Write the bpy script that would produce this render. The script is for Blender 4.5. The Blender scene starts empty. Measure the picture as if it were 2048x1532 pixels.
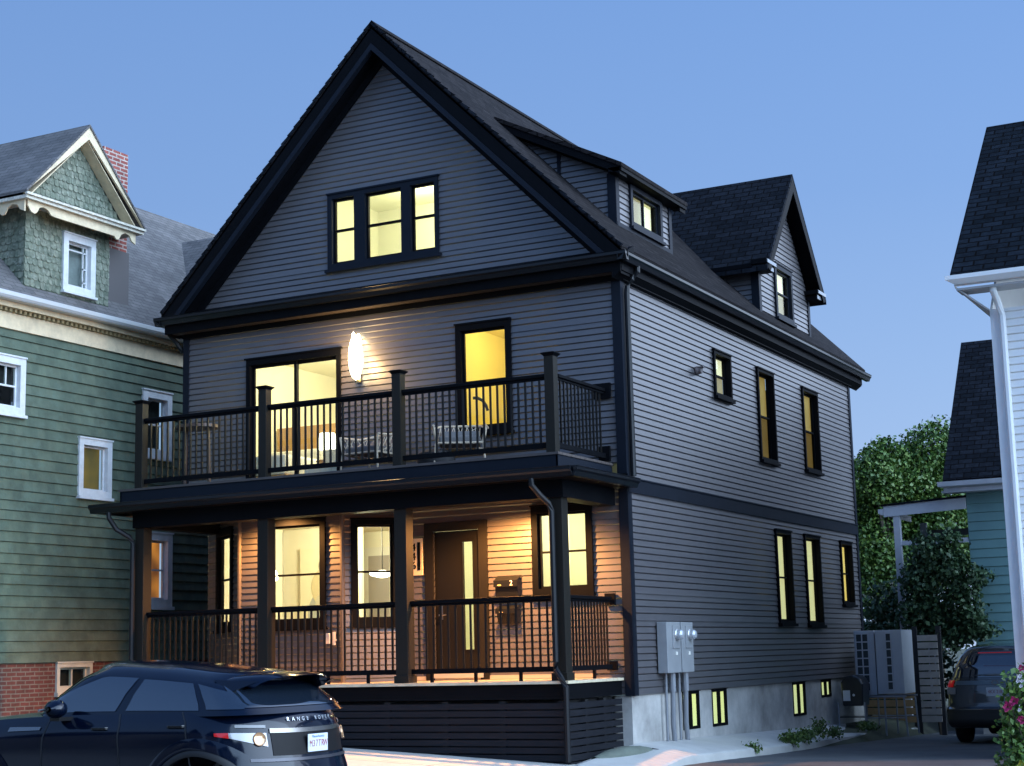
import bpy, bmesh, math, random
import numpy as np
from mathutils import Vector, Matrix
R = math.radians
random.seed(7); rng = np.random.default_rng(7)
C = bpy.context.scene.collection
SC = bpy.context.scene

# ---------------------------------------------------------------- camera
cd = bpy.data.cameras.new('camera'); cam = bpy.data.objects.new('camera', cd); C.objects.link(cam); SC.camera = cam
CAMP = Vector((9.4834, -21.8195, 0.6331))
yaw, pit, rol = R(-27.42807591), R(9.45064666), R(-1.43097949)
fw = Vector((math.sin(yaw)*math.cos(pit), math.cos(yaw)*math.cos(pit), math.sin(pit)))
rt = Vector((math.cos(yaw), -math.sin(yaw), 0)); up = rt.cross(fw)
rt, up = rt*math.cos(rol)+up*math.sin(rol), up*math.cos(rol)-rt*math.sin(rol)
m = Matrix((rt, up, -fw)).transposed().to_4x4(); m.translation = CAMP
cam.matrix_world = m
cd.sensor_width = 36; cd.lens = 57.2627; cd.clip_start = 0.1; cd.clip_end = 900
# ---------------------------------------------------------------- world, sun, exposure
W = bpy.data.worlds.new('World'); SC.world = W; W.use_nodes = True
def world():
    nt = W.node_tree; n = nt.nodes; l = nt.links; n.clear()
    out = n.new('ShaderNodeOutputWorld'); bg = n.new('ShaderNodeBackground'); l.new(bg.outputs[0], out.inputs[0])
    tc = n.new('ShaderNodeTexCoord'); sp = n.new('ShaderNodeSeparateXYZ'); l.new(tc.outputs['Generated'], sp.inputs[0])
    rp = n.new('ShaderNodeValToRGB'); l.new(sp.outputs['Z'], rp.inputs[0]); e = rp.color_ramp.elements
    e[0].position = 0.0; e[0].color = (.42, .57, .82, 1)
    e[1].position = 0.16; e[1].color = (.30, .47, .785, 1)
    for p, c in ((.27, (.225, .395, .745, 1)), (.42, (.175, .34, .71, 1)), (1.0, (.09, .20, .50, 1))):
        k = e.new(p); k.color = c
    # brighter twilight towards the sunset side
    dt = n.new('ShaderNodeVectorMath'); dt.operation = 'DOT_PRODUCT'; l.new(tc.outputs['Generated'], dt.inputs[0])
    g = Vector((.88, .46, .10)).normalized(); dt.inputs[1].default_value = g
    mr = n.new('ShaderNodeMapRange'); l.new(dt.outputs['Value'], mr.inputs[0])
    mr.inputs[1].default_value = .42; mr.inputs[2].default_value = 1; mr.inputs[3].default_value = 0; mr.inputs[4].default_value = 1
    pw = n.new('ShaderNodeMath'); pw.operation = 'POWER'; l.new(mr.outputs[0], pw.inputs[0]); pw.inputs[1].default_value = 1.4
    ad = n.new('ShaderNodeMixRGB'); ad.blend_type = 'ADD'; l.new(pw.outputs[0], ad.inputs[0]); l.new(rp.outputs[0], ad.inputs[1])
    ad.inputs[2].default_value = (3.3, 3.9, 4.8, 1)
    # faint left-right drift of the sky towards the sunset
    sx = n.new('ShaderNodeVectorMath'); sx.operation = 'DOT_PRODUCT'; l.new(tc.outputs['Generated'], sx.inputs[0]); sx.inputs[1].default_value = (.87, .48, 0)
    m2 = n.new('ShaderNodeMapRange'); l.new(sx.outputs['Value'], m2.inputs[0]); m2.inputs[1].default_value = -.5; m2.inputs[2].default_value = .5
    m2.inputs[3].default_value = .93; m2.inputs[4].default_value = 1.12
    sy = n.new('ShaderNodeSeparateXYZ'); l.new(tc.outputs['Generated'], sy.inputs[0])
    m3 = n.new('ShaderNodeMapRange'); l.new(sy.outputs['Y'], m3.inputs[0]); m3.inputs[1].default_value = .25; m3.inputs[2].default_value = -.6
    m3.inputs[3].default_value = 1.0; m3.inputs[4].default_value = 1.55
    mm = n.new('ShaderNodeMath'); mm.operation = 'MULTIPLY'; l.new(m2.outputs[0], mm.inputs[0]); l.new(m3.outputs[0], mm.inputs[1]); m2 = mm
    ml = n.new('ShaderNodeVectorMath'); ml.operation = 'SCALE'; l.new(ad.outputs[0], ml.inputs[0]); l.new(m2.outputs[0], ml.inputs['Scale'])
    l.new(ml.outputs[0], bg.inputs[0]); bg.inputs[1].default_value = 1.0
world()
sd = bpy.data.lights.new('sun', 'SUN'); sun = bpy.data.objects.new('sun', sd); C.objects.link(sun)
sd.energy = 5.0; sd.angle = R(75); sd.color = (.52, .74, 1.0)
sun.rotation_euler = Vector((-.94, .14, -.40)).to_track_quat('-Z', 'Y').to_euler()
vs = SC.view_settings; vs.view_transform = 'Standard'; vs.look = 'None'; vs.exposure = 0.0; vs.gamma = 1
SC.cycles.max_bounces = 6; SC.cycles.diffuse_bounces = 3; SC.cycles.glossy_bounces = 3; SC.cycles.transparent_max_bounces = 12
SC.cycles.sample_clamp_indirect = 4.0; SC.cycles.caustics_reflective = False; SC.cycles.caustics_refractive = False
SC.cycles.use_denoising = True

# ---------------------------------------------------------------- materials
MATS = {}
def mat(name, col, rough=.6, metal=0, var=.0, vs_=4.0, bump=0., bs=60., spec=None, coat=0, em=None, ems=1.0, trans=0, stretch=None):
    if name in MATS: return MATS[name]
    m = bpy.data.materials.new(name); m.use_nodes = True; nt = m.node_tree; n = nt.nodes; l = nt.links
    b = n['Principled BSDF']; b.inputs['Base Color'].default_value = (*col, 1); b.inputs['Roughness'].default_value = rough
    b.inputs['Metallic'].default_value = metal
    if spec is not None: b.inputs['Specular IOR Level'].default_value = spec
    if coat: b.inputs['Coat Weight'].default_value = coat; b.inputs['Coat Roughness'].default_value = .04
    if em: b.inputs['Emission Color'].default_value = (*em, 1); b.inputs['Emission Strength'].default_value = ems
    tc = None
    if var or bump:
        tc = n.new('ShaderNodeTexCoord'); mp = n.new('ShaderNodeMapping'); l.new(tc.outputs['Object'], mp.inputs[0])
        if stretch: mp.inputs['Scale'].default_value = stretch
    if var:
        t = n.new('ShaderNodeTexNoise'); t.inputs['Scale'].default_value = vs_; t.inputs['Detail'].default_value = 6; t.inputs['Roughness'].default_value = .65
        l.new(mp.outputs[0], t.inputs[0])
        r = n.new('ShaderNodeValToRGB'); l.new(t.outputs[0], r.inputs[0])
        r.color_ramp.elements[0].position = .3; r.color_ramp.elements[1].position = .7
        r.color_ramp.elements[0].color = (*[c*(1-var) for c in col], 1); r.color_ramp.elements[1].color = (*[min(1, c*(1+var)) for c in col], 1)
        l.new(r.outputs[0], b.inputs['Base Color'])
    if bump:
        t2 = n.new('ShaderNodeTexNoise'); t2.inputs['Scale'].default_value = bs; t2.inputs['Detail'].default_value = 4; l.new(mp.outputs[0], t2.inputs[0])
        bp = n.new('ShaderNodeBump'); bp.inputs['Strength'].default_value = bump; bp.inputs['Distance'].default_value = .01
        l.new(t2.outputs[0], bp.inputs['Height']); l.new(bp.outputs[0], b.inputs['Normal'])
    MATS[name] = m; return m
def brickmat(name, c1, c2, cm, w, h, mortar, rough=.8, bump=.6, var=.25, vs_=3., offset=.5, blotch=None, smooth=.1, spec=.5):
    """courses from the face-aligned metre UVs"""
    m = bpy.data.materials.new(name); m.use_nodes = True; nt = m.node_tree; n = nt.nodes; l = nt.links
    b = n['Principled BSDF']; b.inputs['Roughness'].default_value = rough; b.inputs['Specular IOR Level'].default_value = spec
    uv = n.new('ShaderNodeUVMap'); uv.uv_map = 'UVMap'
    wob = n.new('ShaderNodeTexNoise'); wob.inputs['Scale'].default_value = 6; l.new(uv.outputs[0], wob.inputs[0])
    mx = n.new('ShaderNodeMixRGB'); mx.inputs[0].default_value = .012; l.new(uv.outputs[0], mx.inputs[1]); l.new(wob.outputs['Color'], mx.inputs[2])
    t = n.new('ShaderNodeTexBrick'); l.new(mx.outputs[0], t.inputs[0]); t.offset = offset
    t.inputs['Color1'].default_value = (*c1, 1); t.inputs['Color2'].default_value = (*c2, 1); t.inputs['Mortar'].default_value = (*cm, 1)
    t.inputs['Scale'].default_value = 1; t.inputs['Brick Width'].default_value = w; t.inputs['Row Height'].default_value = h
    t.inputs['Mortar Size'].default_value = mortar; t.inputs['Mortar Smooth'].default_value = smooth
    tc = n.new('ShaderNodeTexCoord'); ns = n.new('ShaderNodeTexNoise'); ns.inputs['Scale'].default_value = vs_; ns.inputs['Detail'].default_value = 8; ns.inputs['Roughness'].default_value = .7
    l.new(tc.outputs['Object'], ns.inputs[0])
    mr = n.new('ShaderNodeMapRange'); l.new(ns.outputs[0], mr.inputs[0]); mr.inputs[1].default_value = .3; mr.inputs[2].default_value = .7
    mr.inputs[3].default_value = 1-var; mr.inputs[4].default_value = 1+var
    sc = n.new('ShaderNodeVectorMath'); sc.operation = 'SCALE'; l.new(t.outputs[0], sc.inputs[0]); l.new(mr.outputs[0], sc.inputs['Scale'])
    last = sc.outputs[0]
    if blotch:
        n3 = n.new('ShaderNodeTexNoise'); n3.inputs['Scale'].default_value = blotch[1]; n3.inputs['Detail'].default_value = 8; n3.inputs['Roughness'].default_value = .75; l.new(tc.outputs['Object'], n3.inputs[0])
        r3 = n.new('ShaderNodeMapRange'); l.new(n3.outputs[0], r3.inputs[0]); r3.inputs[1].default_value = blotch[2]; r3.inputs[2].default_value = blotch[2]+.12
        r3.inputs[3].default_value = 0; r3.inputs[4].default_value = blotch[3]
        m3 = n.new('ShaderNodeMixRGB'); l.new(r3.outputs[0], m3.inputs[0]); l.new(last, m3.inputs[1]); m3.inputs[2].default_value = (*blotch[0], 1); last = m3.outputs[0]
    l.new(last, b.inputs['Base Color'])
    if bump:
        inv = n.new('ShaderNodeMath'); inv.operation = 'SUBTRACT'; inv.inputs[0].default_value = 1; l.new(t.outputs['Fac'], inv.inputs[1])
        bp = n.new('ShaderNodeBump'); bp.inputs['Strength'].default_value = bump; bp.inputs['Distance'].default_value = .012
        l.new(inv.outputs[0], bp.inputs['Height']); l.new(bp.outputs[0], b.inputs['Normal'])
    MATS[name] = m; return m
def glassmat(name, tint=(.9, .95, .9), rough=.02, refl=1.0, dirt=.0, base=None):
    m = bpy.data.materials.new(name); m.use_nodes = True; nt = m.node_tree; n = nt.nodes; l = nt.links; n.clear()
    o = n.new('ShaderNodeOutputMaterial'); tr = n.new('ShaderNodeBsdfTransparent'); tr.inputs[0].default_value = (*tint, 1)
    gl = n.new('ShaderNodeBsdfGlossy'); gl.inputs['Roughness'].default_value = rough
    fr = n.new('ShaderNodeFresnel'); fr.inputs[0].default_value = 1.5
    ml = n.new('ShaderNodeMath'); ml.operation = 'MULTIPLY'; l.new(fr.outputs[0], ml.inputs[0]); ml.inputs[1].default_value = refl
    gm_ = n.new('ShaderNodeNewGeometry'); iv = n.new('ShaderNodeMath'); iv.operation = 'SUBTRACT'; iv.inputs[0].default_value = 1; l.new(gm_.outputs['Backfacing'], iv.inputs[1])
    m0 = n.new('ShaderNodeMath'); m0.operation = 'MULTIPLY'; l.new(ml.outputs[0], m0.inputs[0]); l.new(iv.outputs[0], m0.inputs[1]); ml = m0
    mx = n.new('ShaderNodeMixShader'); l.new(ml.outputs[0], mx.inputs[0]); l.new(tr.outputs[0], mx.inputs[1]); l.new(gl.outputs[0], mx.inputs[2])
    tn = n.new('ShaderNodeTexNoise'); tn.inputs['Scale'].default_value = 1.3; tcx = n.new('ShaderNodeTexCoord'); l.new(tcx.outputs['Object'], tn.inputs[0])
    bp = n.new('ShaderNodeBump'); bp.inputs['Strength'].default_value = .06; bp.inputs['Distance'].default_value = .05; l.new(tn.outputs[0], bp.inputs['Height']); l.new(bp.outputs[0], gl.inputs['Normal'])
    l.new(mx.outputs[0], o.inputs[0]); MATS[name] = m; return m
def glowmat(name, c, s=1.0, var=.12, sc=1.2, c2=None):
    """something lit from inside: a blind or a lamp"""
    m = bpy.data.materials.new(name); m.use_nodes = True; nt = m.node_tree; n = nt.nodes; l = nt.links
    b = n['Principled BSDF']; b.inputs['Base Color'].default_value = (*[x*.5 for x in c], 1); b.inputs['Roughness'].default_value = .9
    tc = n.new('ShaderNodeTexCoord'); t = n.new('ShaderNodeTexNoise'); t.inputs['Scale'].default_value = sc; t.inputs['Detail'].default_value = 1; l.new(tc.outputs['Object'], t.inputs[0])
    r = n.new('ShaderNodeValToRGB'); l.new(t.outputs[0], r.inputs[0]); r.color_ramp.elements[0].position = .35; r.color_ramp.elements[1].position = .65
    d = c2 or tuple(x*(1-var*1.5) for x in c)
    r.color_ramp.elements[0].color = (*d, 1); r.color_ramp.elements[1].color = (*c, 1)
    l.new(r.outputs[0], b.inputs['Emission Color']); b.inputs['Emission Strength'].default_value = s
    MATS[name] = m; return m
siding = brickmat('charcoal_vinyl_siding', (.084, .078, .083), (.092, .086, .090), (.084, .078, .083), 3.66, .0975, .0, spec=.75, rough=.38, bump=0, var=.08, vs_=2.5)
black = mat('black_trim', (.0035, .004, .0055), .6, spec=.06, var=.15, vs_=3, bump=.05, bs=40)
postm = mat('post_black', (.017, .0155, .013), .5, spec=.12)
blackm = mat('black_metal', (.008, .009, .011), .4, spec=.25, var=.1, vs_=5)
trimblue = mat('dark_slate_trim', (.008, .011, .018), .55, spec=.12, var=.1, vs_=3)
roofm = brickmat('charcoal_shingles', (.006, .008, .012), (.014, .017, .024), (.002, .002, .003), .30, .14, .012, spec=.1, rough=.95, bump=1, var=.5, vs_=9)
roofbrown = brickmat('brown_black_shingles', (.010, .0085, .0095), (.021, .018, .019), (.004, .003, .003), .30, .14, .010, spec=.12, rough=.95, bump=1, var=.5, vs_=9)
concrete = mat('concrete', (.36, .35, .33), .85, var=.3, vs_=1.7, bump=.2, bs=30)
slabm = mat('pavement_concrete', (.50, .49, .46), .85, var=.14, vs_=1.2, bump=.15, bs=40)
deckm = mat('deck_boards', (.62, .54, .38), .55, var=.2, vs_=5)
glass = glassmat('window_glass', (.93, .96, .92))
screen = glassmat('screened_glass', (.62, .62, .60), rough=.1, refl=.8)
cream = mat('interior_paint', (.84, .80, .64), .8, var=.03, vs_=1)
creamy = mat('bathroom_paint', (.88, .77, .34), .8, var=.03, vs_=1)
whitei = mat('interior_white', (.80, .78, .70), .7)

# ---------------------------------------------------------------- mesh helpers
ORG = {}
def org(p):
    v = Vector((0, 0, 0))
    while p is not None: v += Vector(p.location); p = p.parent
    return v
class MB:
    def __init__(s): s.v = []; s.f = []
    def face(s, pts):
        i = len(s.v); s.v += [tuple(p) for p in pts]; s.f.append(tuple(range(i, i+len(pts)))); return s
    def hexa(s, p):   # 8 pts: bottom ring 4, top ring 4
        i = len(s.v); s.v += [tuple(q) for q in p]
        for f in ((3, 2, 1, 0), (4, 5, 6, 7), (0, 1, 5, 4), (1, 2, 6, 5), (2, 3, 7, 6), (3, 0, 4, 7)): s.f.append(tuple(i+k for k in f))
        return s
    def box(s, x0, x1, y0, y1, z0, z1):
        return s.hexa([(x0, y0, z0), (x1, y0, z0), (x1, y1, z0), (x0, y1, z0), (x0, y0, z1), (x1, y0, z1), (x1, y1, z1), (x0, y1, z1)])
    def fbox(s, fr, u0, u1, z0, z1, d0, d1):
        P = fr.P
        return s.hexa([P(u0, z0, d0), P(u1, z0, d0), P(u1, z0, d1), P(u0, z0, d1), P(u0, z1, d0), P(u1, z1, d0), P(u1, z1, d1), P(u0, z1, d1)])
    def prism(s, poly, vec):
        n = len(poly); i = len(s.v); vec = Vector(vec)
        s.v += [tuple(p) for p in poly] + [tuple(Vector(p)+vec) for p in poly]
        s.f.append(tuple(range(i+n-1, i-1, -1))); s.f.append(tuple(range(i+n, i+2*n)))
        for k in range(n): s.f.append((i+k, i+(k+1) % n, i+n+(k+1) % n, i+n+k))
        return s
    def tube(s, pts, r, n=10, cap=True, rs=None, sq=None):
        pts = [Vector(p) for p in pts]; rings = []
        for k, p in enumerate(pts):
            a = pts[max(k-1, 0)]; b = pts[min(k+1, len(pts)-1)]; d = (b-a).normalized()
            h = Vector((0, 0, 1)) if abs(d.z) < .9 else Vector((0, 1, 0)) if sq is None else Vector(sq)
            x = d.cross(h).normalized(); y = x.cross(d).normalized(); rr = rs[k] if rs else r
            i = len(s.v); rings.append(i)
            for j in range(n):
                t = 2*math.pi*(j+.5)/n; s.v.append(tuple(p + x*rr*math.cos(t) + y*rr*math.sin(t)))
        for a, b in zip(rings, rings[1:]):
            for j in range(n): s.f.append((a+j, a+(j+1) % n, b+(j+1) % n, b+j))
        if cap: s.f.append(tuple(rings[0]+j for j in range(n-1, -1, -1))); s.f.append(tuple(rings[-1]+j for j in range(n)))
        return s
    def lathe(s, c, prof, n=20, axis='z'):
        c = Vector(c); rings = []
        for (r, h) in prof:
            i = len(s.v); rings.append(i)
            for j in range(n):
                t = 2*math.pi*j/n; a, b = r*math.cos(t), r*math.sin(t)
                s.v.append(tuple(c + (Vector((a, b, h)) if axis == 'z' else Vector((a, h, b)) if axis == 'y' else Vector((h, a, b)))))
        for a, b in zip(rings, rings[1:]):
            for j in range(n): s.f.append((a+j, a+(j+1) % n, b+(j+1) % n, b+j))
        s.f.append(tuple(rings[0]+j for j in range(n-1, -1, -1))); s.f.append(tuple(rings[-1]+j for j in range(n)))
        return s
    def grid(s, rows, closed=False):
        i = len(s.v); n = len(rows[0])
        for r in rows: s.v += [tuple(p) for p in r]
        for a in range(len(rows)-1):
            for b in range(n if closed else n-1):
                c = (b+1) % n; s.f.append((i+a*n+b, i+a*n+c, i+(a+1)*n+c, i+(a+1)*n+b))
        return s
    def build(s, name, material, parent=None, smooth=False, bevel=0, recalc=True, mods=None):
        me = bpy.data.meshes.new(name); o_ = org(parent)
        v = np.array(s.v, dtype=float) - np.array(o_)
        me.from_pydata(v.tolist(), [], s.f)
        if recalc and len(s.f) < 30000:
            bm = bmesh.new(); bm.from_mesh(me)
            bmesh.ops.remove_doubles(bm, verts=bm.verts, dist=1e-5) if smooth else None
            bmesh.ops.recalc_face_normals(bm, faces=bm.faces); bm.to_mesh(me); bm.free()
        uvl = me.uv_layers.new(name='UVMap')
        nv = len(me.loops); co = np.zeros(len(me.vertices)*3); me.vertices.foreach_get('co', co); co = co.reshape(-1, 3)+np.array(o_)
        li = np.zeros(nv, dtype=int); me.loops.foreach_get('vertex_index', li)
        nr = np.zeros(len(me.polygons)*3); me.polygons.foreach_get('normal', nr); nr = nr.reshape(-1, 3)
        lt = np.zeros(len(me.polygons), dtype=int); me.polygons.foreach_get('loop_total', lt)
        N = np.repeat(nr, lt, axis=0); H = np.stack([-N[:, 1], N[:, 0], np.zeros(nv)], 1); ln = np.linalg.norm(H, axis=1)
        flat = ln < .2; H[flat] = (1, 0, 0); ln[flat] = 1; H /= ln[:, None]
        sg = np.where(np.abs(H[:, 0]) > np.abs(H[:, 1]), np.sign(H[:, 0]), np.sign(H[:, 1])); sg[sg == 0] = 1; H *= sg[:, None]
        V = np.cross(N, H); s2 = np.sign(V[:, 2]); s2[s2 == 0] = 1; V *= s2[:, None]; V[flat] = (0, 1, 0)
        P = co[li]; uv = np.stack([(P*H).sum(1), (P*V).sum(1)], 1); uvl.data.foreach_set('uv', uv.ravel())
        me.materials.append(material) if material else None
        if smooth:
            me.polygons.foreach_set('use_smooth', [True]*len(me.polygons))
            try: me.set_sharp_from_angle(angle=R(35))
            except Exception: pass
        o = bpy.data.objects.new(name, me); C.objects.link(o)
        if parent is not None: o.parent = parent
        if bevel:
            b = o.modifiers.new('bevel', 'BEVEL'); b.width = bevel; b.segments = 2; b.limit_method = 'ANGLE'; b.angle_limit = R(40)
        return o
def each(mb, name, m_, parent, **k):
    # every closed piece of mb as a part of its own
    par = list(range(len(mb.v)))
    def fd_(a):
        while par[a] != a: par[a] = par[par[a]]; a = par[a]
        return a
    for f in mb.f:
        for q in f[1:]: par[fd_(q)] = fd_(f[0])
    gr = {}
    for f in mb.f: gr.setdefault(fd_(f[0]), []).append(f)
    for fs in gr.values():
        idx = sorted({i for f in fs for i in f}); mp = {a: b for b, a in enumerate(idx)}
        q = MB(); q.v = [mb.v[i] for i in idx]; q.f = [tuple(mp[i] for i in f) for f in fs]; q.build(name, m_, parent, **k)
class Fr:
    def __init__(s, o, u, n): s.o = Vector(o); s.u = Vector(u).normalized(); s.n = Vector(n).normalized()
    def P(s, u, z, d=0): return s.o + s.u*u + s.n*d + Vector((0, 0, z))
def tag(o, label, cat=None, group=None, kind=None):
    if label: o['label'] = label
    if cat: o['category'] = cat
    if group: o['group'] = group
    if kind: o['kind'] = kind
    return o
def thing(name, label, cat, loc=(0, 0, 0), group=None):
    o = bpy.data.objects.new(name, None); o.empty_display_size = .3; C.objects.link(o); o.location = loc
    return tag(o, label, cat, group)
def lap(fr, z0, z1, ulo, uhi, holes=(), ex=.0975, d=.018, base=.001, und=.019, zs=0, jit=0, mbx=None):
    """lapped boards between the outlines ulo(z), uhi(z), cut round the holes (u0,u1,za,zb)"""
    mb = mbx or MB(); z = z0
    lo = ulo if callable(ulo) else (lambda q: ulo); hi = uhi if callable(uhi) else (lambda q: uhi)
    while z < z1-1e-4:
        zt = min(z+ex*(1+random.uniform(-jit, jit)), z1)
        cuts = sorted({z, zt, *[c for h in holes for c in h[2:4] if z+1e-4 < c < zt-1e-4]})
        dd = lambda q: d+(base-d)*(q-z)/ex
        for a, b in zip(cuts, cuts[1:]):
            iv = [((lo(a), lo(b)), (hi(a), hi(b)))]
            for h in sorted(holes):
                if h[2] < b-1e-4 and h[3] > a+1e-4:
                    nv = []
                    for (l_, r_) in iv:
                        if h[1] <= min(l_) or h[0] >= max(r_): nv.append((l_, r_)); continue
                        if h[0] > max(l_): nv.append((l_, (h[0], h[0])))
                        if h[1] < min(r_): nv.append(((h[1], h[1]), r_))
                    iv = nv
            for (l_, r_) in iv:
                if r_[0]-l_[0] < .004 and r_[1]-l_[1] < .004: continue
                if a == z and b-a > und*1.5:
                    a2 = a+und; k = und/(b-a); la, ra = l_[0]+(l_[1]-l_[0])*k, r_[0]+(r_[1]-r_[0])*k
                    mb.face([fr.P(l_[0], a, -.014), fr.P(r_[0], a, -.014), fr.P(ra, a2, dd(a2)), fr.P(la, a2, dd(a2))])
                    mb.face([fr.P(la, a2, dd(a2)), fr.P(ra, a2, dd(a2)), fr.P(r_[1], b, dd(b)), fr.P(l_[1], b, dd(b))])
                else:
                  if a == z: mb.face([fr.P(l_[0], a, -.004), fr.P(r_[0], a, -.004), fr.P(r_[0], a, dd(a)), fr.P(l_[0], a, dd(a))])
                  mb.face([fr.P(l_[0], a, dd(a)), fr.P(r_[0], a, dd(a)), fr.P(r_[1], b, dd(b)), fr.P(l_[1], b, dd(b))])
        z = zt
    return mb
def window(fr, u0, u1, z0, z1, parent, fm=black, tw=.075, proud=.035, kind='double', sill=.05, gl=glass, gl2=None, shade=None, sd_=.10, label=None, rec=.05, sash=.035, muntin=None, split=.5, meet=.03, gp=None, sashm=None):
    """u0..z1 = outside of the casing. window > sash, pane(s), blind"""
    mb = MB()
    mb.fbox(fr, u0, u0+tw, z0, z1, -.08, proud); mb.fbox(fr, u1-tw, u1, z0, z1, -.08, proud)
    mb.fbox(fr, u0+tw, u1-tw, z1-tw, z1, -.08, proud); mb.fbox(fr, u0+tw, u1-tw, z0, z0+tw, -.08, proud)
    if sill: mb.fbox(fr, u0-.02, u1+.02, z0-sill, z0, -.03, proud+.04)
    mb.fbox(fr, u0-.012, u1+.012, z1, z1+.025, -.02, proud+.02)
    w = mb.build('window', fm, parent)
    if label: w['label'] = label
    a0, a1, b0, b1 = u0+tw, u1-tw, z0+tw, z1-tw
    sm = sashm or fm
    s = MB()
    s.fbox(fr, a0, a0+sash, b0, b1, -rec-.03, -rec+.01); s.fbox(fr, a1-sash, a1, b0, b1, -rec-.03, -rec+.01)
    s.fbox(fr, a0+sash, a1-sash, b0, b0+sash, -rec-.03, -rec+.01); s.fbox(fr, a0+sash, a1-sash, b1-sash, b1, -rec-.03, -rec+.01)
    zm = b0+(b1-b0)*split
    if kind == 'double': s.fbox(fr, a0+sash, a1-sash, zm-meet/2, zm+meet/2, -rec-.035, -rec+.016)
    um = (a0+a1)/2
    if kind == 'slide': s.fbox(fr, um-meet/2, um+meet/2, b0+sash, b1-sash, -rec-.035, -rec+.016)
    if muntin:
        for (ua, ub, za, zb) in muntin: s.fbox(fr, a0+(a1-a0)*ua, a0+(a1-a0)*ub, b0+(b1-b0)*za, b0+(b1-b0)*zb, -rec-.025, -rec+.006)
    s.build('sash', sm, w)
    e = .001
    g = lambda q0, q1, r0, r1, mt, dz: MB().fbox(fr, q0, q1, r0, r1, -rec-dz-.004, -rec-dz).build('pane', mt, w)
    if kind == 'double':
        g(a0+sash+e, a1-sash-e, zm+meet/2+e, b1-sash-e, gl, .005); g(a0+sash+e, a1-sash-e, b0+sash+e, zm-meet/2-e, gl2 or gl, .012)
    elif kind == 'slide':
        g(a0+sash+e, um-meet/2-e, b0+sash+e, b1-sash-e, gl2 or gl, .005); g(um+meet/2+e, a1-sash-e, b0+sash+e, b1-sash-e, gl, .012)
    else: g(a0+sash+e, a1-sash-e, b0+sash+e, b1-sash-e, gl, .008)
    if shade: MB().fbox(fr, a0, a1, b0, b1, -rec-sd_-.02, -rec-sd_).build('blind', shade, w)
    return w
def plight(name, loc, power, col, r=.06, parent=None, typ='POINT', **k):
    d = bpy.data.lights.new(name, typ); d.energy = power; d.color = col
    if typ == 'POINT' or typ == 'SPOT': d.shadow_soft_size = r
    for a, b in k.items(): setattr(d, a, b)
    o = bpy.data.objects.new(name, d); C.objects.link(o)
    if parent is not None: o.parent = parent
    o.location = Vector(loc)-org(parent)
    return o
# ================================================================ main house
FRONT = Fr((0, 0, 0), (1, 0, 0), (0, -1, 0)); SIDE = Fr((0, 0, 0), (0, 1, 0), (1, 0, 0))
HW, HD = 8.15, 12.07
house = thing('dark_house', 'large charcoal clapboard three storey house with black trim, steep front gable and lit windows', 'house', (-4, 6, -.8))
bl_cream = glowmat('lit_blind_pale', (.84, .80, .42), 1.0, .06)
bl_white = glowmat('lit_blind_bright', (.95, .92, .62), 1.0, .05)
bl_tan = glowmat('lit_blind_tan', (.30, .20, .055), 1.0, .12, c2=(.36, .26, .09))
bl_gold = glowmat('lit_blind_gold', (.95, .66, .14), 1.0, .1, c2=(.86, .74, .33))
bl_green = glowmat('lit_basement_pane', (.84, .86, .34), 1.0, .08, c2=(.72, .80, .42))
XC = -4.08; AP = 10.43; GB = 6.56
# -- front gable wall
gl_lo = lambda z: XC-(AP-z)*1.015; gl_hi = lambda z: XC+(AP-z)*1.015
lap(FRONT, GB, AP-.02, gl_lo, gl_hi, [(-5.13, -3.13, 6.96, 8.16)]).build('gable_wall', siding, house)
# -- front wall, upper storey, with a gap for the sliding door and the window
lap(FRONT, 3.36, 6.2, -HW+.03, -.03, [(-6.75, -5.03, 3.36, 5.52), (-2.72, -1.9, 4.10, 5.68)]).build('upper_front_wall', siding, house)
# -- lower front: chamfer, bay front, bay side, entrance wall
A_, B_, C_, D_ = Vector((-8.15, .68, 0)), Vector((-6.52, -.6, 0)), Vector((-4.56, -.6, 0)), Vector((-3.86, 0, 0))
def frame_between(a, b): d = (b-a).normalized(); return Fr(a, d, (d.y, -d.x, 0)), (b-a).length
F_ch, L_ch = frame_between(A_, B_); F_bf, L_bf = frame_between(B_, C_); F_bs, L_bs = frame_between(C_, D_); F_en = Fr(D_, (1, 0, 0), (0, -1, 0))
lap(F_ch, .02, 3.0, 0, L_ch, [(.72, 1.62, 1.22, 2.72)]).build('chamfer_wall', siding, house)
lap(F_bf, .02, 3.0, 0, L_bf, [(.60, 1.58, 1.20, 2.76)]).build('bay_front_wall', siding, house)
lap(F_bs, .02, 3.0, 0, L_bs, [(.17, .80, 1.20, 2.70)]).build('bay_side_wall', siding, house)
ex = -D_.x
lap(F_en, .02, 3.0, 0, ex-.03, [(.6, 1.4, .35, 2.56), (ex-1.47, ex-.64, 1.56, 2.72)]).build('entrance_wall', siding, house)
# -- side wall
sw = [('w', 3.81, 4.64, 4.85, 5.63), ('w', 6.02, 6.94, 3.97, 5.64), ('w', 8.66, 9.66, 4.02, 5.63),
      ('w', 6.60, 7.48, 1.06, 2.74), ('w', 8.31, 9.27, 1.04, 2.74), ('w', 10.68, 11.5, 1.46, 2.73)]
hs = [(a+.03, b-.03, c+.03, d-.03) for _, a, b, c, d in sw]
lap(SIDE, 0, 2.93, .03, HD, hs).build('lower_side_wall', siding, house)
lap(SIDE, 3.13, 6.22, .03, HD, hs).build('upper_side_wall', siding, house)
MB().fbox(SIDE, -.005, HD, 2.93, 3.13, -.02, .035).fbox(SIDE, .0, HD, 3.13, 3.15, -.02, .05).build('storey_band', trimblue, house)
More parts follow.
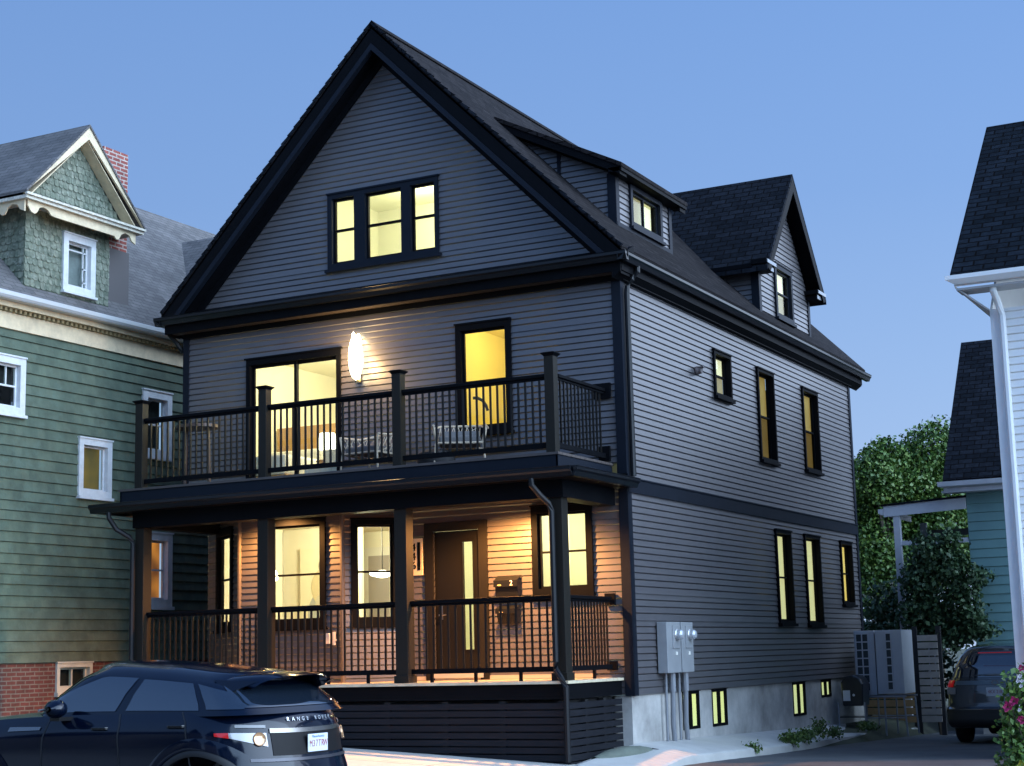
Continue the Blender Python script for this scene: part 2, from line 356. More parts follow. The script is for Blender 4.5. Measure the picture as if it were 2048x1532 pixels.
# -- rear and far walls (plain)
MB().box(-HW, 0-.002, HD-.02, HD, 0, 6.2).build('rear_wall', siding, house)
lap(Fr((-HW, 0, 0), (0, 1, 0), (-1, 0, 0)), 0, 3.0, .68, HD, []).build('far_side_wall', siding, house)
lap(Fr((-HW, 0, 0), (0, 1, 0), (-1, 0, 0)), 3.0, 6.2, .0, HD, []).build('far_side_wall', siding, house)
MB().face([(-HW, 0, 3.02), (0, 0, 3.02), (0, HD, 3.02), (-HW, HD, 3.02)]).build('floor_slab', whitei, house)
MB().face([(-HW+.1, HD-.05, GB), (-.1, HD-.05, GB), (XC, HD-.05, AP)]).build('rear_gable', siding, house)
# -- corner boards
mb = MB(); mb.fbox(FRONT, -.12, 0.028, 3.2, 6.2, -.01, .028); mb.fbox(SIDE, -.028+.028, .12, 0, 2.93, -.0, .028); mb.fbox(SIDE, 0, .12, 3.15, 6.2, -.0, .0285)
mb.fbox(FRONT, -.12, .028, 0, 3.0, -.01, .028); mb.fbox(FRONT, -HW-.02, -HW+.1, 3.4, 6.2, -.01, .028); mb.fbox(SIDE, HD-.12, HD+.01, 0, 2.93, -.01, .028); mb.fbox(SIDE, HD-.12, HD+.01, 3.15, 6.2, -.01, .028)
each(mb, 'corner_board', trimblue, house)
mb = MB()
for p in (B_, C_): mb.tube([(p.x, p.y-.006, .2), (p.x, p.y-.006, 2.95)], .038, 8)
mb.box(D_.x-.05, D_.x+.03, -.03, .01, .2, 2.95)
each(mb, 'bay_corner_board', mat('bay_trim', (.10, .085, .075), .5), house)
# -- foundation
mb = MB()
fh = [(1.93, 2.62, -.57, -.0), (3.2, 3.86, -.58, -.0), (7.33, 8.06, -.6, -.0), (9.07, 9.7, -.32, -.0)]
y = -.0
for (a, b, c, d) in fh: mb.box(-.30, -.035, y, a, -1.3, -.002); mb.box(-.30, -.035, a, b, -1.3, c); y = b
mb.box(-.30, -.035, y, HD, -1.3, -.002); mb.box(-HW, -.3, .05, .3, -1.3, -.002); mb.box(-HW, -HW+.3, .3, HD, -1.3, -.002)
mb.build('foundation', mat('foundation_parging', (.42, .405, .38), .9, var=.38, vs_=1.3, bump=.3, bs=18), house)
bfr = Fr((-.035, 0, 0), (0, 1, 0), (1, 0, 0))
for i, (a, b, c, d) in enumerate(fh):
    window(bfr, a-.01, b+.01, c-.01, d-.005, house, black, tw=.03, proud=.010, kind='slide', sill=.0, sash=.012, meet=.06, shade=bl_green, sd_=.03, rec=.005, label='small lit basement window in the concrete foundation')
# -- side windows (storm sash, insect screen below)
for i, (_, a, b, c, d) in enumerate(sw):
    sh = [bl_white, bl_tan, bl_tan, bl_cream, bl_cream, bl_gold][i]
    window(SIDE, a, b, c, d, house, black, tw=.055, proud=.05, gl2=screen if i < 3 else glass, shade=sh, sd_=.05, rec=.065, split=.5, sash=.03)
# -- gable window: three in one frame
def room(fr, u0, u1, z0, z1, dep, m_, name='room', back=None):
    mb = MB(); P = fr.P; q = -.10
    mb.face([P(u0, z0, -dep), P(u1, z0, -dep), P(u1, z1, -dep), P(u0, z1, -dep)])
    for (a, b) in ((u0, u0), (u1, u1)): mb.face([P(a, z0, q), P(a, z0, -dep), P(a, z1, -dep), P(a, z1, q)])
    for z in (z0, z1): mb.face([P(u0, z, q), P(u1, z, q), P(u1, z, -dep), P(u0, z, -dep)])
    return mb.build(name, m_, house)
mb = MB(); f = mb.fbox
f(FRONT, -5.18, -3.07, 8.12, 8.20, -.08, .04); f(FRONT, -5.18, -3.07, 6.93, 7.02, -.08, .04); f(FRONT, -5.22, -3.03, 6.88, 6.93, -.02, .075); f(FRONT, -5.20, -3.05, 8.20, 8.225, -.02, .06)
f(FRONT, -5.18, -5.09, 7.02, 8.12, -.08, .04); f(FRONT, -3.14, -3.07, 7.02, 8.12, -.08, .04); f(FRONT, -4.66, -4.45, 7.02, 8.12, -.08, .04); f(FRONT, -3.76, -3.585, 7.02, 8.12, -.08, .04)
gw = mb.build('triple_window', trimblue, house)
for a, b in ((-5.09, -4.66), (-4.45, -3.76), (-3.585, -3.14)):
    s = MB(); s.fbox(FRONT, a, a+.035, 7.02, 8.12, -.07, -.02); s.fbox(FRONT, b-.035, b, 7.02, 8.12, -.07, -.02); s.fbox(FRONT, a+.035, b-.035, 7.02, 7.055, -.07, -.02); s.fbox(FRONT, a+.035, b-.035, 8.085, 8.12, -.07, -.02)
    s.fbox(FRONT, a+.035, b-.035, 7.565, 7.60, -.07, -.01); s.build('sash', black, gw)
    MB().fbox(FRONT, a+.036, b-.036, 7.601, 8.084, -.055, -.05).build('pane', glass, gw); MB().fbox(FRONT, a+.036, b-.036, 7.056, 7.564, -.065, -.06).build('pane', glass, gw)
gm = mat('attic_paint', (.84, .84, .68), .8)
room(FRONT, -5.6, -2.5, 6.6, 8.5, 2.2, gm, 'attic_room')
WARM = (1.0, .90, .62); WARM2 = (1, .80, .42)
plight('attic_lamp', (-4.1, 1.1, 8.1), 75, WARM, .25, house)
# -- upper storey: sliding door, bedroom
mb = MB(); f = mb.fbox
f(FRONT, -6.83, -6.75, 3.40, 5.60, -.1, .04); f(FRONT, -5.03, -4.95, 3.40, 5.60, -.1, .04); f(FRONT, -6.75, -5.03, 5.50, 5.60, -.1, .04); f(FRONT, -6.75, -5.03, 3.40, 3.47, -.1, .05)
f(FRONT, -6.86, -4.92, 5.60, 5.625, -.02, .06)
sl = mb.build('sliding_door', black, house)
mb = MB(); f = mb.fbox
for a, b, q in ((-6.75, -5.85, -.03), (-5.91, -5.03, -.07)):
    f(FRONT, a, a+.055, 3.47, 5.50, q-.03, q); f(FRONT, b-.055, b, 3.47, 5.50, q-.03, q); f(FRONT, a+.055, b-.055, 3.47, 3.55, q-.03, q); f(FRONT, a+.055, b-.055, 5.45, 5.50, q-.03, q)
mb.build('sash', black, sl)
MB().fbox(FRONT, -6.694, -5.906, 3.551, 5.449, -.05, -.045).build('pane', glass, sl); MB().fbox(FRONT, -5.854, -5.086, 3.551, 5.449, -.09, -.085).build('pane', glass, sl)
room(FRONT, -7.9, -3.3, 3.42, 6.0, 4.3, cream, 'bedroom')
plight('bedroom_ceiling_lamp', (-5.6, 1.9, 5.6), 260, WARM, .3, house)
# -- upper storey bathroom window
window(FRONT, -2.80, -1.83, 4.00, 5.72, house, black, tw=.095, proud=.045, split=.47, rec=.03)
room(FRONT, -3.2, -1.2, 3.42, 5.95, 2.4, creamy, 'bathroom')
mb = MB(); mb.box(-2.95, -2.86, 2.33, 2.38, 3.45, 5.45); mb.box(-2.25, -2.16, 2.33, 2.38, 3.45, 5.45); mb.box(-2.95, -2.16, 2.33, 2.38, 5.45, 5.55); mb.build('inner_door_frame', mat('pale_yellow_trim', (.9, .80, .36), .6), house)
mb = MB(); mb.tube([(-2.72, .35, 4.62), (-2.66, .4, 4.62), (-2.6, .45, 4.58), (-2.56, .48, 4.50), (-2.54, .5, 4.42)], .025, 8); mb.build('towel_hook', blackm, house)
plight('bathroom_lamp', (-2.1, 1.2, 5.7), 52, (1, .80, .34), .2, house)
# -- ground floor: living room with bay
W_ch = window(F_ch, .66, 1.68, 1.14, 2.78, house, black, tw=.10, proud=.045, rec=.03)
W_bf = window(F_bf, .52, 1.66, 1.13, 2.82, house, black, tw=.10, proud=.045, rec=.03, split=.48)
W_bs = window(F_bs, .13, .86, 1.14, 2.76, house, black, tw=.08, proud=.04, rec=.03)
mb = MB(); P = lambda x, y, z: (x, y, z)
lv = [(-8.05, .8), (-8.05, 4.3), (-3.95, 4.3), (-3.95, .18)]
for (a, b) in zip(lv, lv[1:]): mb.face([P(*a, .3), P(*b, .3), P(*b, 2.98), P(*a, 2.98)])
poly = [(-8.05, .8), (-6.5, -.48), (-4.62, -.48), (-3.95, .18), (-3.95, 4.3), (-8.05, 4.3)]
mb.face([P(*q, 2.98) for q in poly]); mb.build('living_room', cream, house)
MB().face([P(*q, .32) for q in poly]).build('living_room_floor', mat('oak_floor', (.35, .20, .10), .4, var=.2), house)
plight('living_room_lamp', (-5.6, 1.6, 2.6), 330, WARM, .3, house)
# -- foyer
room(F_en, .05, ex-.1, .3, 2.98, 2.6, mat('foyer_paint', (.80, .80, .64), .8), 'foyer')
MB().box(-1.72, -1.66, .15, 1.5, .3, 2.98).build('partition', mat('foyer_partition', (.72, .70, .55), .8), house)
plight('foyer_lamp', (-2.6, 1.3, 2.7), 60, WARM, .2, house); plight('foyer_lamp', (-.9, 1.2, 2.6), 75, (1, .92, .62), .2, house)
window(FRONT, -1.56, -.56, 1.48, 2.80, house, black, tw=.10, proud=.045, rec=.03, split=.48)
# front door
mb = MB(); f = mb.fbox
f(FRONT, -3.42, -3.27, .27, 2.66, -.06, .045); f(FRONT, -2.47, -2.32, .27, 2.66, -.06, .045); f(FRONT, -3.27, -2.47, 2.53, 2.66, -.06, .045)
fd = mb.build('door_frame', mat('door_casing', (.010, .009, .008), .55, spec=.2), house)
mb = MB(); f = mb.fbox
GX0, GX1 = -2.77, -2.60
dmt = mat('front_door_paint', (.006, .0055, .005), .5, spec=.2)
f(FRONT, -3.265, GX0, .42, 2.525, -.06, -.02); f(FRONT, GX1, -2.475, .42, 2.525, -.06, -.02); f(FRONT, GX0, GX1, .42, .72, -.06, -.02); f(FRONT, GX0, GX1, 2.35, 2.525, -.06, -.02)
door = mb.build('front_door', dmt, house)
MB().fbox(FRONT, GX0+.001, GX1-.001, .721, 2.349, -.045, -.038).build('glass_strip', glass, door)
mb = MB(); f = mb.fbox; f(FRONT, GX0-.02, GX0, .70, 2.37, -.02, -.008); f(FRONT, GX1, GX1+.02, .70, 2.37, -.02, -.008); f(FRONT, GX0, GX1, .70, .72, -.02, -.008); f(FRONT, GX0, GX1, 2.35, 2.37, -.02, -.008); mb.build('glazing_bead', dmt, door)
mb = MB(); mb.fbox(FRONT, -3.19, -3.14, 1.18, 1.42, -.02, -.008); mb.tube([(-3.165, .03, 1.25), (-3.165, -.05, 1.25), (-3.05, -.05, 1.25)], .012, 8); mb.build('handle', mat('satin_nickel', (.5, .48, .44), .3, 1), door)
MB().fbox(FRONT, -3.32, -2.42, .30, .42, -.02, .06).build('threshold', mat('threshold_alu', (.62, .60, .52), .4, .3), house)
MB().fbox(F_en, 0.02, ex-.6, .27, .33, 0, .03).build('base_board', mat('pale_board', (.5, .45, .36), .6), house)
# -- the eave line across the front: pent roof, gutter, soffit
ZE = 6.44
mb = MB(); mb.prism([(-8.5, -.36, ZE-.02), (-8.5, -.0, GB+.03), (-8.5, .0, GB-.08), (-8.5, -.34, ZE-.1)], (8.76, 0, 0)); mb.build('pent_roof', black, house)
def gutter(p0, d, out, L, name='gutter', s=1.0, m_=blackm):
    p0 = Vector(p0); d = Vector(d); out = Vector(out)
    pr = [(0, 0), (0, -.13), (.075, -.13), (.10, -.07), (.125, -.045), (.125, -.004), (.135, .002), (.125, .008), (.112, -.004), (.112, -.04), (.01, -.115), (.01, 0)]
    return MB().prism([p0+out*a*s+Vector((0, 0, b*s)) for a, b in pr], d*L).build(name, m_, house)
gloss = mat('gutter_black', (.004, .005, .007), .3, spec=.3)
gutter((-8.50, -.30, ZE), (1, 0, 0), (0, -1, 0), 8.80, m_=gloss); gutter((.165, -.42, ZE), (0, 1, 0), (1, 0, 0), 13.35, m_=gloss); gutter((-8.37, -.42, ZE), (0, 1, 0), (-1, 0, 0), 13.3, m_=gloss)
mb = MB()
mb.box(-8.36, .155, -.29, -.262, 6.17, ZE-.005); mb.box(-8.36, .155, -.262, -.03, 6.19, 6.205)        # front fascia, soffit
mb.box(.13, .163, -.26, 12.6, 6.19, ZE-.01); mb.box(-.0, .13, -.03, 12.6, 6.19, 6.205); mb.box(-8.365, -8.33, -.26, 12.6, 6.17, ZE-.01); mb.box(-8.33, -8.15, 0, 12.6, 6.19, 6.205)
mb.fbox(FRONT, -8.15, 0, 6.09, 6.19, .03, .055); mb.fbox(SIDE, 0, HD, 6.10, 6.19, .03, .07)
mb.prism([(.155, -.30, 6.18), (.02, -.30, 6.08), (.02, -.30, 6.18)], (0, 12.9, 0))
mb.build('eave_soffit', black, house)
mb = MB()
for i in range(int(8.4/.09)): x = -8.35+i*.09; mb.box(x, x+.082, -.26, -.05, 6.180, 6.189)
mb.build('beaded_soffit', mat('soffit_vinyl', (.045, .035, .03), .5), house)
# -- main roof
SL = 1.01
RZ = lambda x: ZE+.01-SL*(x-.30)
xr = XC; zr = RZ(xr)
def slab(pts, t, name, m_, parent=house): return MB().prism([Vector(p) for p in pts], (0, 0, -t)).build(name, m_, parent)
slab([(.22, -.36, RZ(.22)), (.22, 12.7, RZ(.22)), (xr, 12.7, zr), (xr, -.36, zr)], .10, 'roof_slope', roofbrown)
xl = 2*XC-.22
slab([(xl, -.36, RZ(.22)), (xr-.001, -.36, zr), (xr-.001, 12.7, zr), (xl, 12.7, RZ(.22))], .10, 'roof_slope', roofbrown)
mb = MB()
for k in range(46): a = -.36+k*.285; mb.prism([(xr-.14, a, zr-.115), (xr, a, zr+.03), (xr+.14, a, zr-.115), (xr+.14, a, zr-.10), (xr, a, zr+.045), (xr-.14, a, zr-.10)], (0, .28, 0))
mb.build('ridge_cap', roofbrown, house)
# irregular shingle edge along the left rake
mb = MB()
for k in range(34):
    t0 = k/34; a = Vector((xl+(xr-xl)*t0, -.385, RZ(.22)+(zr-RZ(.22))*t0)); b = Vector((xl+(xr-xl)*(t0+1/34), -.385, RZ(.22)+(zr-RZ(.22))*(t0+1/34)))
    nn = Vector((-1, 0, 1)).normalized(); e0 = .012+random.random()*.006
    mb.prism([a-nn*.02, b-nn*.02, b+nn*.008, a+nn*(e0+.012)], (0, .05, 0))
    a2 = Vector((2*XC-a.x, a.y, a.z)); b2 = Vector((2*XC-b.x, b.y, b.z)); n2 = Vector((1, 0, 1)).normalized()
    mb.prism([a2-n2*.02, b2-n2*.02, b2+n2*.008, a2+n2*(e0+.012)], (0, .05, 0))
mb.build('rake_shingle_edge', roofm, house)
mb = MB(); m2 = MB(); m3 = MB()
for sg in (1, -1):
    def q(x, y, dz): return (XC+sg*(x-XC), y, RZ(x)+dz)
    for yy in (-.36, 12.66):
        mb.prism([q(.28, yy, -.06), q(XC, yy, -.06), q(XC, yy, -.40), q(.02, yy, -.40+.0)], (0, .04, 0))
    m2.prism([q(.02+.0, -.385, -.36), q(XC, -.385, -.36), q(XC, -.385, -.47), q(-.08, -.385, -.47)], (0, .10, 0))
    m3.prism([q(.15, -.26, -.42), q(XC, -.26, -.42), q(XC, -.26, -.46), q(.15, -.26, -.46)], (0, .32, 0))
    m3.prism([q(.0, -.05, -.38), q(XC, -.05, -.38), q(XC, -.05, -.62), q(-.2, -.05, -.62)], (0, .03, 0)) 
each(mb, 'rake_board', black, house); each(m2, 'rake_trim', trimblue, house); each(m3, 'rake_soffit', black, house)
# -- shed dormer
XF = -.6; Y0, Y1 = 1.35, 3.66; RX = lambda z: .30-(z-ZE-.01)/SL
SH = lambda x: 8.30-.51*(x+.40)       # top of the shed roof
CH = Fr((0, Y0, 0), (1, 0, 0), (0, -1, 0))
def sh_lo(z): return RX(z)
mb = MB()
z = RZ(XF)
def chx1(z): return XF if z <= SH(XF)-.22 else -.40-(z+.22-8.30)/.51
lap(CH, RZ(XF), 9.15, lambda z: min(sh_lo(z), chx1(z)), chx1, []).build('dormer_cheek', siding, house)
MB().prism([(XF, Y1, RZ(XF)), (XF, Y1, SH(XF)-.1), (-2.5, Y1, SH(-2.5)-.1)], (0, .02, 0)).build('dormer_cheek', siding, house)
DF = Fr((XF, 0, 0), (0, 1, 0), (1, 0, 0))
lap(DF, RZ(XF), SH(XF)-.15, Y0, Y1, [(1.95, 3.15, 7.53, 8.12)]).build('dormer_face', siding, house)
mb = MB(); mb.fbox(DF, Y0-.02, Y0+.10, RZ(XF)-.03, 8.22, -.1, .03); mb.fbox(DF, Y1-.10, Y1+.02, RZ(XF)-.03, 8.22, -.02, .03); mb.fbox(CH, XF-.12, XF+.028, RZ(XF)-.02, 8.20, -.0, .03); mb.fbox(DF, Y0, Y1, 7.33, 7.40, 0, .035)
mb.fbox(CH, RX(8.33)-.04, RX(8.33)+.02, 8.33, 8.78, 0, .025); each(mb, 'dormer_corner_board', trimblue, house)
window(DF, 1.88, 3.22, 7.44, 8.16, house, trimblue, tw=.09, proud=.05, kind='slide', shade=bl_cream, gl2=screen, rec=.03)
xm = RX(9.36)
MB().prism([(-.36, Y0-.26, SH(-.36)), (-.36, Y1+.26, SH(-.36)), (-2.62, Y1+.26, SH(-2.62)), (-2.62, Y0-.26, SH(-2.62))], (0, 0, -.07)).build('dormer_roof', roofbrown, house)
mb = MB(); mb.prism([(-.40, Y0-.24, SH(-.4)-.075), (-2.62, Y0-.24, SH(-2.62)-.06), (-2.45, Y0-.24, SH(-2.45)-.20), (-.40, Y0-.24, SH(-.4)-.20)], (0, .27, 0)); mb.prism([(-.40, Y1-.0, SH(-.4)-.075), (-2.5, Y1-.0, SH(-2.5)-.075), (-2.4, Y1, SH(-2.4)-.22), (-.40, Y1, SH(-.4)-.22)], (0, .24, 0))
mb.box(-.6, -.37, Y0-.24, Y1+.24, SH(-.4)-.15, SH(-.4)-.08); mb.build('dormer_eave', black, house)
# -- gable dormer
XG = -.10; Ya, Yb = 6.72, 9.82; YM = 8.27; ZR2 = 9.82; S2 = 1.20; HS = 1.72
DG = Fr((XG, 0, 0), (0, 1, 0), (1, 0, 0))
zt = ZR2-.30; 
ylo = lambda z: max(Ya, YM-(zt-z)/S2); yhi = lambda z: min(Yb, YM+(zt-z)/S2)
lap(DG, RZ(XG), zt-.02, ylo, yhi, [(7.72, 8.62, 6.98, 7.86)]).build('dormer_face', siding, house)
CG = Fr((0, Ya, 0), (1, 0, 0), (0, -1, 0))
lap(CG, RZ(XG), 7.72, lambda z: RX(z), XG, []).build('dormer_cheek', siding, house)
MB().prism([(XG, Yb, RZ(XG)), (XG, Yb, 7.75), (RX(7.75), Yb, 7.75)], (0, .02, 0)).build('dormer_cheek', siding, house)
mb = MB(); mb.fbox(DG, Ya-.02, Ya+.1, RZ(XG)-.03, 7.68, -.1, .03); mb.fbox(DG, Yb-.1, Yb+.02, RZ(XG)-.03, 7.68, -.02, .03); mb.fbox(CG, XG-.12, XG+.028, RZ(XG)-.05, 7.68, 0, .03); each(mb, 'dormer_corner_board', trimblue, house)
window(DG, 7.64, 8.70, 6.88, 7.94, house, trimblue, tw=.09, proud=.05, shade=bl_cream, gl2=screen, rec=.03)
for sg in (-1, 1):
    ye = YM+sg*(HS+.12); ze = ZR2-S2*(HS+.12); xb = RX(ZR2); xe = RX(ze)
    MB().prism([(.2, YM, ZR2), (.2, ye, ze), (xe-.1, ye, ze), (xb-.1, YM, ZR2)], (0, 0, -.09)).build('dormer_roof', roofm, house)
mb = MB()
for sg in (-1, 1):
    q = lambda y, dz, x=.17: (x, YM+sg*y, ZR2-S2*y+dz)
    mb.prism([q(0, -.08), q(HS+.08, -.08), q(HS-.06, -.30), q(0, -.36)], (.03, 0, 0))
    mb.prism([q(0, -.10, XG), q(HS, -.10, XG), q(HS, -.14, XG), q(0, -.14, XG)], (.27, 0, 0))
    ya, yb = sorted((YM+sg*(HS-.42), YM+sg*(HS+.13)))
    mb.box(XG-.02, .19, ya, yb, 7.66, 7.745)
    ya2, yb2 = sorted((YM+sg*(HS-.36), YM+sg*(HS+.04))); mb.box(XG-.02, .15, ya2, yb2, 7.56, 7.655)
    ys = sorted((YM+sg*(HS-.17), YM+sg*(HS+.12))); mb.box(RX(7.7)-.1, XG, ys[0], ys[1], 7.60, 7.69)
mb.build('dormer_eave', black, house)
m2 = MB()
for sg in (-1, 1): ya, yb = sorted((YM+sg*(HS-.40), YM+sg*(HS+.11))); m2.box(.19, .205, ya, yb, 7.67, 7.735); m2.box(.15, .162, ya+.05, yb-.05, 7.57, 7.645)
each(m2, 'eave_return_cap', mat('weathered_metal', (.18, .2, .23), .4, .3), house)
# ---------------------------------------------------------------- porch and deck
PX0, PX1, PY = -7.71, -.2, -1.8
porch_posts = [(-7.62, .17), (-5.245, .19), (-2.815, .20), (-.32, .20)]
mb = MB()
n = 15
for i in range(n): a = -1.86+i*(1.86/n); mb.box(-8.1, -.14, a, a+1.86/n-.006, .225, .262+.004*(i % 2))
mb.build('porch_floor', deckm, house)
MB().box(-8.08, -.16, -1.80, -.64, .02, .222).box(-8.08, -.17, -.64, -.03, .02, .222).build('rim_board', black, house)
mb = MB()      # slatted skirt, gaps of uneven darkness
for i in range(9):
    z1 = -.03-i*.098; z0 = z1-.080
    w = random.uniform(-.004, .004)
    mb.box(-8.05, -.19, -1.80+w, -1.78+w, z0, z1); mb.box(-.185+w, -.165+w, -1.80, -.05, z0, z1)
mb.build('skirt_slats', mat('skirt_board', (.009, .010, .014), .6, spec=.2, var=.25, vs_=2, stretch=(1, 1, 8)), house)
mb = MB()
for x in (-7.9, -6.9, -5.9, -4.95, -4.0, -3.05, -2.1, -1.2, -.3): mb.box(x-.045, x+.045, -1.775, -1.70, -1.0, .0)
for y_ in (-1.2, -.6): mb.box(-.26, -.19, y_-.04, y_+.04, -1.0, 0)
mb.box(-8, -.3, -1.6, -1.58, -1, 0); mb.box(-.32, -.3, -1.6, -.1, -1, 0)
mb.build('skirt_frame', mat('skirt_back', (.01, .01, .011), .8), house)
for i, (x, w) in enumerate(porch_posts):
    y0, y1 = -1.74, -1.54
    mb = MB(); mb.box(x-w/2, x+w/2, y0, y1, .27, 2.76); mb.box(x-w/2-.02, x+w/2+.02, y0-.02, y1+.02, .266, .37); mb.build('porch_post', postm, house, bevel=.006)
    uw = .145; ux = [-7.63, -5.225, -2.83, -.34][i]
    mb = MB(); mb.box(ux-uw/2, ux+uw/2, -1.78, -1.78+uw, 3.37, 4.72); p = mb.build('deck_post', postm, house, bevel=.005)
    cmb = MB(); cmb.lathe((ux, -1.7075, 4.72), [(.108, 0), (.112, .01), (.15, .035), (.155, .045), (.10, .06), (.02, .068)], 4); 
    for k, v_ in enumerate(cmb.v): dx, dy = v_[0]-ux, v_[1]+1.7075; c_, s_ = math.cos(R(45)), math.sin(R(45)); cmb.v[k] = (ux+dx*c_-dy*s_, -1.7075+dx*s_+dy*c_, v_[2])
    cmb.build('post_cap', black, p)
balm = mat('baluster_bronze', (.009, .0075, .006), .35, spec=.3)
def railing(fr, u0, u1, zb, zt, n, bkt=False):
    mb = MB(); mb.fbox(fr, u0, u1, zt-.05, zt, -.045, .045); mb.fbox(fr, u0, u1, zt-.085, zt-.05, -.02, .02)
    r = mb.build('railing', black, house, bevel=.008)
    MB().fbox(fr, u0, u1, zb, zb+.07, -.022, .022).build('bottom_rail', black, r)
    mb = MB(); st = (u1-u0)/(n+1)
    for k in range(n): u = u0+st*(k+1); mb.fbox(fr, u-.0125, u+.0125, zb+.07, zt-.085, -.0125, .0125)
    mb.build('balusters', balm, r)
    if bkt:
        mb = MB()
        for k in bkt: u = u0+(u1-u0)*k; mb.fbox(fr, u-.02, u+.02, zb-.12, zb, -.02, .02)
        each(mb, 'support_foot', black, r)
RF = Fr((0, -1.705, 0), (1, 0, 0), (0, -1, 0)); RS = Fr((-.30, 0, 0), (0, 1, 0), (1, 0, 0))
for (a, b, n) in ((-7.555, -5.30, 19), (-5.15, -2.905, 19), (-2.755, -.415, 20)): railing(RF, a, b, 3.44, 4.48, n)
railing(RS, -1.63, -.07, 3.44, 4.48, 12)
RF = Fr((0, -1.62, 0), (1, 0, 0), (0, -1, 0))
for (a, b, n) in ((-7.53, -5.345, 19), (-5.145, -2.92, 18), (-2.71, -.425, 18)): railing(RF, a, b, .385, 1.42, n, (.14, .45, .76))
railing(RS, -1.535, -.09, .385, 1.42, 13, (.6,))
mb = MB(); mb.box(-.38, -.22, -.07, -.022, 1.30, 1.47); mb.box(-.38, -.22, -.07, -.022, .37, .50); mb.box(-.46, -.18, -.07, -.022, 4.33, 4.56); mb.box(-.40, -.22, -.07, -.022, 3.40, 3.62); each(mb, 'rail_mounting_block', black, house)
# deck floor, fascia, step roof, gutter, beam
mb = MB()
for i in range(13): a = -1.86+i*.143; mb.box(-7.96, -.19, a, a+.137, 3.325, 3.36)
mb.build('deck_floor', mat('dark_deck_boards', (.07, .055, .05), .55, var=.2), house)
mb = MB(); mb.box(-7.93, -.21, -1.84, -1.80, 3.14, 3.325); mb.box(-.235, -.205, -1.84, -.03, 3.14, 3.325); mb.box(-7.94, -7.91, -1.84, -.03, 3.14, 3.325); mb.build('deck_fascia', trimblue, house)
mb = MB(); mb.prism([(-8.25, -1.80, 3.16), (-8.25, -2.03, 3.09), (-8.25, -2.03, 3.02), (-8.25, -1.80, 3.02)], (8.34, 0, 0)); mb.box(-.24, .09, -1.80, -.03, 3.03, 3.12); mb.box(-8.25, -7.9, -1.8, -.03, 3.03, 3.12)
mb.build('porch_roof_edge', black, house)
gutter((-8.30, -2.03, 3.115), (1, 0, 0), (0, -1, 0), 8.42, m_=gloss); gutter((.075, -2.10, 3.115), (0, 1, 0), (1, 0, 0), 2.16, m_=gloss); gutter((-8.24, -2.10, 3.115), (0, 1, 0), (-1, 0, 0), 2.05, m_=gloss)
mb = MB(); mb.box(-8.22, .07, -2.02, -1.79, 2.985, 3.0); mb.box(-7.72, -.17, -1.79, -1.50, 2.74, 3.0); mb.box(-.45, -.175, -1.50, -.03, 2.74, 3.0); mb.box(-7.72, -7.50, -1.50, .2, 2.74, 3.0); mb.box(-.17, .07, -1.79, -.03, 2.985, 3.0)
mb.build('porch_beam', black, house)
MB().box(-8.1, -.2, -1.5, .6, 2.96, 2.975).build('porch_ceiling', mat('porch_ceiling_paint', (.16, .09, .045), .5, var=.1), house)
# downspouts
def spout(pts, name='downspout', r=.042):
    return MB().tube(pts, r, 8).build(name, blackm, house, smooth=False)
spout([(-.50, -2.08, 2.99), (-.50, -2.08, 2.90), (-.44, -1.98, 2.78), (-.37, -1.84, 2.66), (-.345, -1.80, 2.55), (-.345, -1.80, .52), (-.33, -1.82, .40), (-.24, -1.87, .30), (-.17, -1.87, .18), (-.17, -1.87, -.80)])
spout([(-7.95, -2.08, 2.99), (-7.95, -2.08, 2.90), (-7.88, -1.98, 2.72), (-7.74, -1.84, 2.60), (-7.70, -1.80, 2.50), (-7.70, -1.80, -.5)])
spout([(.21, .22, 6.33), (.21, .22, 6.24), (.14, .16, 6.12), (.09, .09, 6.0), (.085, .085, 5.9), (.085, .085, 3.16)])
spout([(-8.45, -.1, 6.33), (-8.42, -.08, 6.2), (-8.3, -.03, 6.05), (-8.24, .06, 5.9)])
# porch ceiling lamps: recessed cans
cans = [(-5.55, -.98), (-1.75, -.95)]
lampm = mat('lamp_disc', (1, .8, .5), .5, em=(1, .68, .30), ems=18)
for i, (x, y_) in enumerate(cans):
    MB().lathe((x, y_, 2.955), [(.085, 0), (.085, -.012), (.07, -.014)], 18).build('ceiling_lamp', mat('can_trim', (.5, .45, .38), .5), house)
    MB().lathe((x, y_, 2.944), [(.065, 0), (.065, -.004)], 18).build('lamp_lens', lampm, house)
    plight('porch_light', (x, y_, 2.90), [900, 1500][i], (1, .42, .11), .05, house, 'SPOT', spot_size=R(158), spot_blend=.5)
